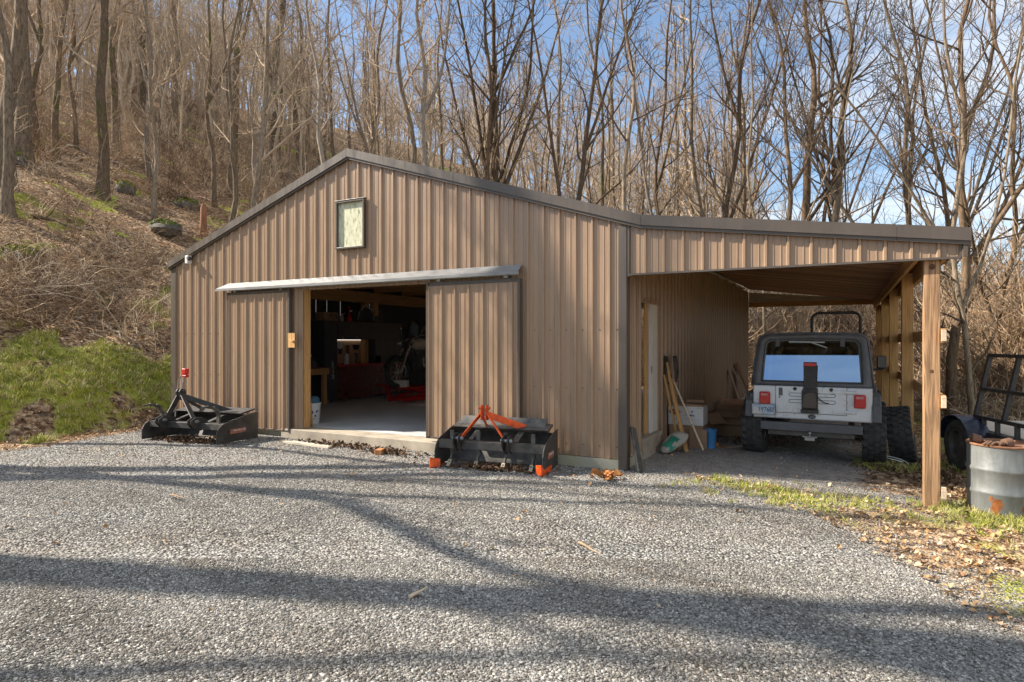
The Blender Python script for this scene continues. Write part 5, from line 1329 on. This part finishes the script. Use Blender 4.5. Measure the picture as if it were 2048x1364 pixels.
# ------------------------------------------------------------------ things nobody could count, scattered as stuff
def proto_mesh(name, mb, mat, smooth=False):
    me_ = bpy.data.meshes.new(name); me_.from_pydata(mb.v, [], mb.f); me_.materials.append(M[mat])
    if smooth: me_.polygons.foreach_set('use_smooth', [True]*len(me_.polygons))
    return me_
def scatter(name, meshes, pts, rots, scl, idx):
    c = bpy.data.collections.new(name+'_pieces')
    for i, q in enumerate(meshes):
        if isinstance(q, bpy.types.Object): c.objects.link(q)
        else:
            o = bpy.data.objects.new('%s_piece_%02d' % (name, i), q); c.objects.link(o)
    me_ = bpy.data.meshes.new(name); n = len(pts)
    me_.vertices.add(n); me_.vertices.foreach_set('co', np.asarray(pts, np.float32).ravel())
    a = me_.attributes.new('rot', 'FLOAT_VECTOR', 'POINT'); a.data.foreach_set('vector', np.asarray(rots, np.float32).ravel())
    a = me_.attributes.new('scl', 'FLOAT', 'POINT'); a.data.foreach_set('value', np.asarray(scl, np.float32).ravel())
    a = me_.attributes.new('pick', 'INT', 'POINT'); a.data.foreach_set('value', np.asarray(idx, np.int32).ravel())
    o = bpy.data.objects.new(name, me_); COL.objects.link(o)
    ng = bpy.data.node_groups.new(name, 'GeometryNodeTree')
    ng.interface.new_socket('Geometry', in_out='INPUT', socket_type='NodeSocketGeometry'); ng.interface.new_socket('Geometry', in_out='OUTPUT', socket_type='NodeSocketGeometry')
    gi = ng.nodes.new('NodeGroupInput'); go = ng.nodes.new('NodeGroupOutput')
    ci = ng.nodes.new('GeometryNodeCollectionInfo'); ci.inputs['Collection'].default_value = c; ci.inputs['Separate Children'].default_value = True; ci.inputs['Reset Children'].default_value = True
    ip = ng.nodes.new('GeometryNodeInstanceOnPoints'); ip.inputs['Pick Instance'].default_value = True
    def na(nm, ty):
        q = ng.nodes.new('GeometryNodeInputNamedAttribute'); q.data_type = ty; q.inputs['Name'].default_value = nm
        return [s for s in q.outputs if s.enabled and s.name == 'Attribute'][0]
    L = ng.links.new
    L(gi.outputs[0], ip.inputs['Points']); L(ci.outputs[0], ip.inputs['Instance']); L(na('pick', 'INT'), ip.inputs['Instance Index'])
    L(na('rot', 'FLOAT_VECTOR'), ip.inputs['Rotation']); L(na('scl', 'FLOAT'), ip.inputs['Scale']); L(ip.outputs[0], go.inputs[0])
    md = o.modifiers.new('scatter', 'NODES'); md.node_group = ng
    return tag(o, kind='stuff')
RG = np.random.default_rng(5)
def view_pts(n, d0, d1, pw=1.0, xpad=60):
    """random ground points inside the view wedge, denser near for pw>1"""
    x = RG.uniform(-xpad, 2048+xpad, n); D = d0+(d1-d0)*RG.random(n)**pw
    a = (x-1024)/FPX
    return CU+D*(a*cY-sY), CV+D*(a*sY+cY), D
def ground_n(u, v):
    e = .15; return np.stack([-(terr(u+e, v)-terr(u-e, v))/(2*e), -(terr(u, v+e)-terr(u, v-e))/(2*e), np.ones_like(u)], 1)
def inside_barn(u, v): return (u > -8.97) & (u < .05) & (v > -.12) & (v < 11.4)

# gravel
rng = random.Random(8); stones = []
for k in range(6):
    m = MB(); m.sphere((0, 0, 0), .5, 8, 5); sx_, sy_, sz_ = rng.uniform(.8, 1.25), rng.uniform(.6, 1), rng.uniform(.4, .65)
    m.v = [(x*sx_*(1+rng.uniform(-.22, .22)), y*sy_*(1+rng.uniform(-.22, .22)), z*sz_*(1+rng.uniform(-.2, .2))) for x, y, z in m.v]
    stones.append(proto_mesh('stone', m, 'gravelstone'))
P_ = []; S_ = []
for n, a, b, s0, s1 in ((110000, 2.5, 4.6, .006, .0205), (95000, 4.6, 7.2, .008, .024), (65000, 7.2, 12.5, .011, .029)):
    u, v, D = view_pts(n, a, b, .6 if a > 3 else .75); g = gravel_mask(u, v); keep = (g > np.where(u > .9, RG.uniform(-1.0, .35, n), RG.uniform(-.25, .35, n))) & ~inside_barn(u, v) & ~((v > .5) & (RG.random(n) < .55))
    u, v = u[keep], v[keep]; P_.append(np.stack([u, v, terr(u, v)+.002], 1)); S_.append(s0+(s1-s0)*RG.random(len(u))**2.8)
P_ = np.concatenate(P_); S_ = np.concatenate(S_); n = len(P_)
scatter('gravel', stones, P_, np.stack([RG.uniform(-.5, .5, n), RG.uniform(-.5, .5, n), RG.uniform(0, 6.28, n)], 1), S_, RG.integers(0, 6, n))

# dry leaves
leaves = []
for k in range(5):
    m = MB(); V = []; F = []; c = rng.uniform(-.35, .35); tw_ = rng.uniform(-.4, .4)
    outl_ = [0, .62, .85, .55, 0]
    for i in range(5):
        x = -.5+i*.25; wd = outl_[i]*.45
        for j in (-1, 0, 1): V.append((x, j*wd, abs(j)*wd*rng.uniform(.2, .9)+c*x*x+tw_*x*j*wd))
    for i in range(4):
        for j in range(2): F.append((i*3+j, i*3+j+1, i*3+j+4, i*3+j+3))
    m.add(V, F); leaves.append(m)
lv = [proto_mesh('leaf', m, 'leaf') for m in leaves]; dk = [proto_mesh('leaf', m, 'darkleaf') for m in leaves]
P_ = []; S_ = []
for n, a, b in ((30000, 3, 8), (34000, 8, 16), (34000, 16, 34)):
    u, v, D = view_pts(n, a, b, .7); g = gravel_mask(u, v); gs = grass_mask(u, v)
    pr = np.where(g > .25, .004, np.where(gs > .05, .28, 1.0)); pr = np.where((u > .8) & (v < .6), pr*.42, pr); pr = np.where((u > 0) & (u < 3.2) & (v > .3), .02, pr); pr = np.where((u < -9.25) & (gs > .05), .4, pr)
    keep = (RG.random(n) < pr) & ~inside_barn(u, v); u, v, D = u[keep], v[keep], D[keep]
    P_.append(np.stack([u, v, terr(u, v)+.012+.02*RG.random(len(u))], 1)); S_.append((.018+.05*RG.random(len(u))**2)*(1+np.maximum(D-8, 0)*.05))
P_ = np.concatenate(P_); S_ = np.concatenate(S_); n = len(P_)
scatter('leaf_litter', lv, P_, np.stack([RG.normal(0, .45, n), RG.normal(0, .45, n), RG.uniform(0, 6.28, n)], 1), S_, RG.integers(0, 5, n))
# dark brown litter caught in the blades and along the slab edge
C_ = []
for (cx, cy, w_, d_, n, rz) in ((-6.85, -1.12, .68, .16, 420, R(9)), (-1.45, -.72, .60, .13, 380, R(8)), (-4.2, -.33, 1.3, .14, 260, 0), (-3.2, -.5, .4, .15, 80, 0), (2.95, 2.2, .4, .5, 160, 0), (3.5, 1.6, .5, 1.2, 400, 0), (1.2, 3.4, .5, .8, 90, 0)):
    x = RG.normal(0, w_*.5, n); y = RG.normal(0, d_*.6, n); u = cx+x*math.cos(rz)-y*math.sin(rz); v = cy+x*math.sin(rz)+y*math.cos(rz)
    C_.append(np.stack([u, v, terr(u, v)+.01+.045*RG.random(n)*np.exp(-(x/w_)**2)], 1))
C_ = np.concatenate(C_); n = len(C_)
scatter('dark_leaf_litter', dk, C_, np.stack([RG.normal(0, .6, n), RG.normal(0, .6, n), RG.uniform(0, 6.28, n)], 1), RG.uniform(.035, .075, n), RG.integers(0, 5, n))

# grass and moss
tufts = []
for k in range(4):
    m = MB()
    for b in range(16):
        a = rng.uniform(0, 6.28); r_ = rng.uniform(0, .07); h_ = rng.uniform(.05, .13); ln = rng.uniform(.02, .08); ca_, sa_ = math.cos(a), math.sin(a)
        x, y = r_*math.cos(a*3), r_*math.sin(a*3); w_ = .0045
        m.add([(x-sa_*w_, y+ca_*w_, 0), (x+sa_*w_, y-ca_*w_, 0), (x+ca_*ln*.4+sa_*w_*.7, y+sa_*ln*.4-ca_*w_*.7, h_*.6), (x+ca_*ln*.4-sa_*w_*.7, y+sa_*ln*.4+ca_*w_*.7, h_*.6), (x+ca_*ln, y+sa_*ln, h_)], [(0, 1, 2, 3), (3, 2, 4)])
    tufts.append(proto_mesh('tuft', m, 'grass'))
u, v, D = view_pts(90000, 5.5, 21, .8); gs = grass_mask(u, v); keep = (gs > RG.uniform(0, .5, len(u))) & ~inside_barn(u, v) & ~((u > 0) & (u < 3.2) & (v > .4)); u, v, D = u[keep], v[keep], D[keep]
k_ = min(len(u), 24000); u, v, D = u[:k_], v[:k_], D[:k_]; n = len(u)
scatter('grass', tufts, np.stack([u, v, terr(u, v)-.005], 1), np.stack([RG.normal(0, .2, n), RG.normal(0, .2, n), RG.uniform(0, 6.28, n)], 1), np.where(u > 0, .55, 1)*RG.uniform(.5, 1.25, n), RG.integers(0, 4, n))
# low weeds at the spare tyre and the posts
C_ = []
for cx, cy, s_, n in ((2.98, 2.25, .16, 220), (3.38, .05, .13, 160), (3.75, .0, .2, 140), (3.95, -.25, .35, 160)):
    x = RG.normal(cx, s_, n); y = RG.normal(cy, s_, n); C_.append(np.stack([x, y, terr(x, y)], 1))
C_ = np.concatenate(C_); n = len(C_); scatter('low_weeds', tufts, C_, np.stack([RG.normal(0, .5, n), RG.normal(0, .5, n), RG.uniform(0, 6.28, n)], 1), RG.uniform(.4, .8, n), RG.integers(0, 4, n))

# dead bramble and twigs on the bank, dense thicket behind
brs = []
for k in range(6):
    m = MB(); rg = random.Random(60+k)
    for b in range(20):
        a = rg.uniform(0, 6.28); el = rg.uniform(.1, 1.25); L = rg.uniform(.45, 1.3)
        p = Vector((rg.gauss(0, .28), rg.gauss(0, .28), 0)); d = Vector((math.cos(a)*math.cos(el), math.sin(a)*math.cos(el), math.sin(el)))
        pts = shoot(rg, p, d, L, 5, .2, -.14); r_ = rg.uniform(.005, .0115)
        m.tube(pts, [r_, r_, r_*.9, r_*.8, r_*.7, r_*.5], 3, caps=False)
        for q in range(3):
            p2, d2 = lerp_path(pts, rg.uniform(.2, .95)); m.tube(shoot(rg, p2, (d2+rnd_perp(d2, rg)*.8).normalized(), L*.35, 2, .25, -.05), [r_*.7, r_*.6, r_*.4], 3, caps=False)
    brs.append(proto_mesh('bramble', m, 'brush'))
u, v, D = view_pts(16000, 11, 46, .75, 120); s = -9.25-u; gs = grass_mask(u, v); big = .5+.5*wob(u, v, .8, 3)
gl = glim(v); hillp = np.where(s > gl, np.clip((s-gl)/.6, 0, 1)*(.12+.40*big**2)*np.where(gs > .05, .35, 1), 0); hillp = np.where(s > 8, .04+.12*big**3, hillp)
backp = np.where((v > 14.5) & (s < 3), .8, 0); rightp = np.where((u > 4.2) & (v > 6.5), .9, 0)
keep = (RG.random(len(u)) < np.maximum(np.maximum(hillp, backp), rightp)) & ~((u > -9.8) & (u < 4.2) & (v < 14))
u, v, D = u[keep], v[keep], D[keep]; n = min(len(u), 6500); u, v, D = u[:n], v[:n], D[:n]
scatter('bramble', brs, np.stack([u, v, terr(u, v)-.03], 1), np.stack([RG.normal(0, .25, n), RG.normal(0, .25, n), RG.uniform(0, 6.28, n)], 1), RG.uniform(.55, 1.1, n)*(1+.018*np.maximum(D-15, 0)), RG.integers(0, 6, n))
th = []
for k in range(5):
    m = MB(); rg = random.Random(90+k)
    for b in range(9):
        p = Vector((rg.gauss(0, .7), rg.gauss(0, .7), -.1)); L = rg.uniform(2.2, 5.2); d = Vector((rg.gauss(0, .22), rg.gauss(0, .22), 1))
        st = shoot(rg, p, d, L, 7, .1, .02); r_ = .006+L*.0032
        m.tube(st, [max(.007, r_*(1-.8*i/7)) for i in range(8)], 4, caps=False)
        for q in range(11):
            t = rg.uniform(.15, .98); p2, d2 = lerp_path(st, t); b2 = shoot(rg, p2, (d2*.7+rnd_perp(d2, rg)).normalized(), L*.3*(1.1-t*.6), 4, .16, .07)
            m.tube(b2, [.008, .008, .007, .006, .005], 3, caps=False)
            for h in range(3):
                p3, d3 = lerp_path(b2, rg.uniform(.2, .95)); m.tube(shoot(rg, p3, (d3+rnd_perp(d3, rg)*.8).normalized(), L*.12, 2, .2, .05), [.006, .005, .004], 3, caps=False)
    th.append(proto_mesh('thicket', m, 'brush'))
u, v, D = view_pts(5000, 12, 60, .8, 120); s = -9.25-u; x_ = 1024+FPX*side(u, v)/D
pr = np.where(s > 17, .06, 0)+np.where((s < 9) & (v > 15.5), .55, 0); pr = np.where((u > 5) & (v > 8.5), .85, pr)
keep = (RG.random(len(u)) < pr) & ~((u > -9.8) & (u < 5) & (v < 15)); u, v, D = u[keep], v[keep], D[keep]; n = min(len(u), 1500); u, v, D = u[:n], v[:n], D[:n]
scatter('undergrowth', th, np.stack([u, v, terr(u, v)-.05], 1), np.stack([RG.normal(0, .06, n), RG.normal(0, .06, n), RG.uniform(0, 6.28, n)], 1), RG.uniform(.55, 1.05, n), RG.integers(0, 5, n))
# the far wood reads as one mass
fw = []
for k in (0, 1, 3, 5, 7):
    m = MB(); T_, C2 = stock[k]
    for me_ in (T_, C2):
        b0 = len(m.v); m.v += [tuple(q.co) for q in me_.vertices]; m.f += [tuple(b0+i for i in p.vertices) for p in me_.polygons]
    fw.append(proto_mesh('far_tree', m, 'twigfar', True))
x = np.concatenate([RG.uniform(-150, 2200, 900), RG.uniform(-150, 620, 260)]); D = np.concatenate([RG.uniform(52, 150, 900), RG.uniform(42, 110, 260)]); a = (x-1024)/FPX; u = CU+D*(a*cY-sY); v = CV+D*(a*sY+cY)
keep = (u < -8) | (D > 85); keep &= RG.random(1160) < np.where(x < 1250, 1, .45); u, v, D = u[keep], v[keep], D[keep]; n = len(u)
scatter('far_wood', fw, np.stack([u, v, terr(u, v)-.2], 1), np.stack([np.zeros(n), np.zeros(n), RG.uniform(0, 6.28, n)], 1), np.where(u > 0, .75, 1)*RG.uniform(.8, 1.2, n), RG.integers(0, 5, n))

# mossy rocks, stump, green sprigs, sticks
def rock(x, y, s, label):
    P, D = hit(x, y, 6); rg = random.Random(x); m = MB(); m.sphere((0, 0, 0), 1, 16, 10)
    m.v = [tuple(Vector(p)*(1+.22*mnoise.noise(Vector(p)*1.7+Vector((x, y, 0))))) for p in m.v]; m.v = [(a*s[0], b*s[1], c*s[2]*1.5) for a, b, c in m.v]
    e = empty('mossy_rock', (P.x, P.y, P.z), rg.uniform(0, 6), label, 'rock', 'mossy rocks on the slope')
    r_ = m.build('rock_body', M['stone'], e, smooth=True)
    mm = MB(); n = 420
    for k in range(n):
        th_ = rg.uniform(0, 6.28); ph = rg.uniform(.0, 1.35)*rg.random()**.3; d = Vector((math.sin(ph)*math.cos(th_), math.sin(ph)*math.sin(th_), math.cos(ph)))
        q = d*(1+.22*mnoise.noise(d*1.7+Vector((x, y, 0)))); q = Vector((q.x*s[0], q.y*s[1], q.z*s[2]*1.5))
        z = rg.uniform(.03, .07); ax = rnd_perp(d, rg)*z; ay = d.cross(ax)
        mm.add([q-ax+d*.01, q+ay+d*rg.uniform(.02, .05), q+ax+d*.01, q-ay+d*.03], [(0, 1, 2, 3)])
    mm.build('moss_cover', M['moss'], e)
for x, y, s, lb in ((345, 300, (1.5, .9, .75), 'largest mossy outcrop on the slope below the pale grey trunk'), (250, 380, (.55, .4, .3), 'mossy rock right of the large forked slope tree'), (372, 412, (.7, .45, .28), 'low mossy rock left of the broken stump'),
                    (36, 325, (.5, .4, .35), 'mossy rock at the foot of the far-left trees'), (330, 460, (.9, .6, .25), 'flat mossy rock on the slope nearest the left eave'), (505, 335, (.45, .35, .3), 'mossy rock at the foot of the mossiest tree'), (40, 520, (.6, .45, .25), 'mossy rock low in the brambles at the left edge')):
    rock(x, y, s, lb)
P, D = hit(406, 470, 6); m = MB(); m.tube([(0, 0, -.2), (.02, 0, .5), (.0, .02, 1.15), (.03, .0, 1.35)], [.17, .13, .12, .05], 9); o = m.build('broken_stump', simple('red_rotten_wood', (.27, .12, .06, 1), .9, 0, .4, 8, .02, 20, stretch=(1, 1, .3)), None, smooth=True); o.location = P; tag(o, 'reddish broken tree stump on the slope above the left eave', 'stump')
for x, y, s, lb in ((82, 222, .55, 'brightest green leafy sprig high on the slope'), (152, 240, .6, 'darker green leafy sprig on the slope right of the brightest one'), (172, 252, .45, 'small green leafy sprig nearest the forked slope tree')):
    P, D = hit(x, y, 6); e = empty('leafy_sprig', P, 0, lb, 'plant', 'green sprigs on the slope'); rg = random.Random(x); m = MB(); st = MB()
    for k in range(7):
        q = shoot(rg, Vector((0, 0, 0)), Vector((rg.gauss(0, .5), rg.gauss(0, .5), 1)), s*rg.uniform(.7, 1.4), 3, .2, .05); st.tube(q, [.012, .01, .008, .006], 4, caps=False)
        for h in range(12):
            p2, d2 = lerp_path(q, rg.uniform(.4, .99)); ax = rnd_perp(d2, rg)*rg.uniform(.09, .16); ay = rnd_perp(ax.normalized(), rg)*.04
            m.add([p2, p2+ax*.5+ay, p2+ax, p2+ax*.5-ay], [(0, 1, 2, 3)])
    m.build('leaves', M['greenleaf'], e); st.build('stem', M['twig'], e)
for k, (x, y, L, a, lb) in enumerate(((350, 998, .35, -20, 'short pale stick lying on the gravel at the left'), (1180, 1096, .25, -25, 'thin yellowish stick lying on the sunlit gravel'), (838, 1190, .16, 80, 'little upturned twig on the gravel'))):
    d_ = ray(x, y); t_ = -H/d_.z; P = EYE+d_*t_; rg = random.Random(k+9); m = MB(); m.tube(shoot(rg, Vector((-L/2, 0, .02)), Vector((1, 0, .03)), L, 5, .12, 0), [.012, .011, .010, .008, .006, .004], 6)
    solid('fallen_stick', lb, 'stick', m, M['brush'] if k != 3 else M['twig'], (P.x, P.y, 0), R(a), 'sticks on the gravel', True)
# curled oak leaves before the corner
e = empty('leaf_clump', (.02, -.62, 0), 0, 'clump of curled orange-brown leaves on the gravel before the barn corner', 'leaves'); rg = random.Random(4); m = MB()
for k in range(16):
    b0 = leaves[k % 5]; Mx = TR((rg.gauss(0, .09), rg.gauss(0, .06), .03+rg.uniform(0, .05)), rg.uniform(-.8, .8), rg.uniform(-.8, .8), rg.uniform(0, 6.28), rg.uniform(.09, .16)); m.add(b0.v, b0.f, Mx)
m.build('curled_leaves', simple('orange_brown_leaf', (.40, .17, .05, 1), .8, 0, .3, 12), e)

# ------------------------------------------------------------------ picture settings
vs = SC.view_settings; vs.view_transform = 'Standard'; vs.look = 'None'; vs.exposure = 1.2; vs.gamma = 1
SC.cycles.max_bounces = 8; SC.cycles.diffuse_bounces = 6; SC.cycles.transparent_max_bounces = 12; SC.cycles.use_denoising = True
SC.cycles.sample_clamp_indirect = 6
# fallen logs and branches on the slope
for k, (x0, y0, x1, y1, r_, lb) in enumerate(((135, 292, 118+160, 352, .07, 'pale fallen branch sloping down beside the forked slope tree'), (300, 330, 430, 415, .10, 'reddish fallen log lying down the slope below the mossy outcrop'), (150, 520, 260, 555, .05, 'grey fallen branch low in the brambles'),
                                              (60, 430, 190, 470, .06, 'dark fallen branch among the brambles at the far left'), (215, 655, 245, 690, .04, 'short dead branch lying along the top of the grass bank'))):
    A_, _d = hit(x0, y0, 6); B_, _d = hit(x1, y1, 6); rg = random.Random(k+40); m = MB(); n = 8; pts = []
    for i in range(n+1):
        p = A_.lerp(B_, i/n); p.z = tz(p.x, p.y)+r_*.7+rg.uniform(0, .12); p += Vector((rg.gauss(0, .05), rg.gauss(0, .05), 0)); pts.append(p-A_)
    m.tube(pts, [r_*(1-.5*i/n) for i in range(n+1)], 7)
    for q in range(4):
        p2, d2 = lerp_path(pts, rg.uniform(.2, .95)); m.tube(shoot(rg, p2, (d2+rnd_perp(d2, rg)).normalized(), rg.uniform(.5, 1.3), 4, .15, .05), [r_*.35, r_*.3, r_*.22, r_*.15, r_*.1], 4)
    o = m.build('fallen_branch', M['barkpale' if k in (0, 2) else 'bark'] if k != 1 else simple('rotting_log', (.26, .15, .09, 1), .9, 0, .4, 9), None, smooth='all'); o.location = A_; tag(o, lb, 'branch', 'fallen branches on the slope')
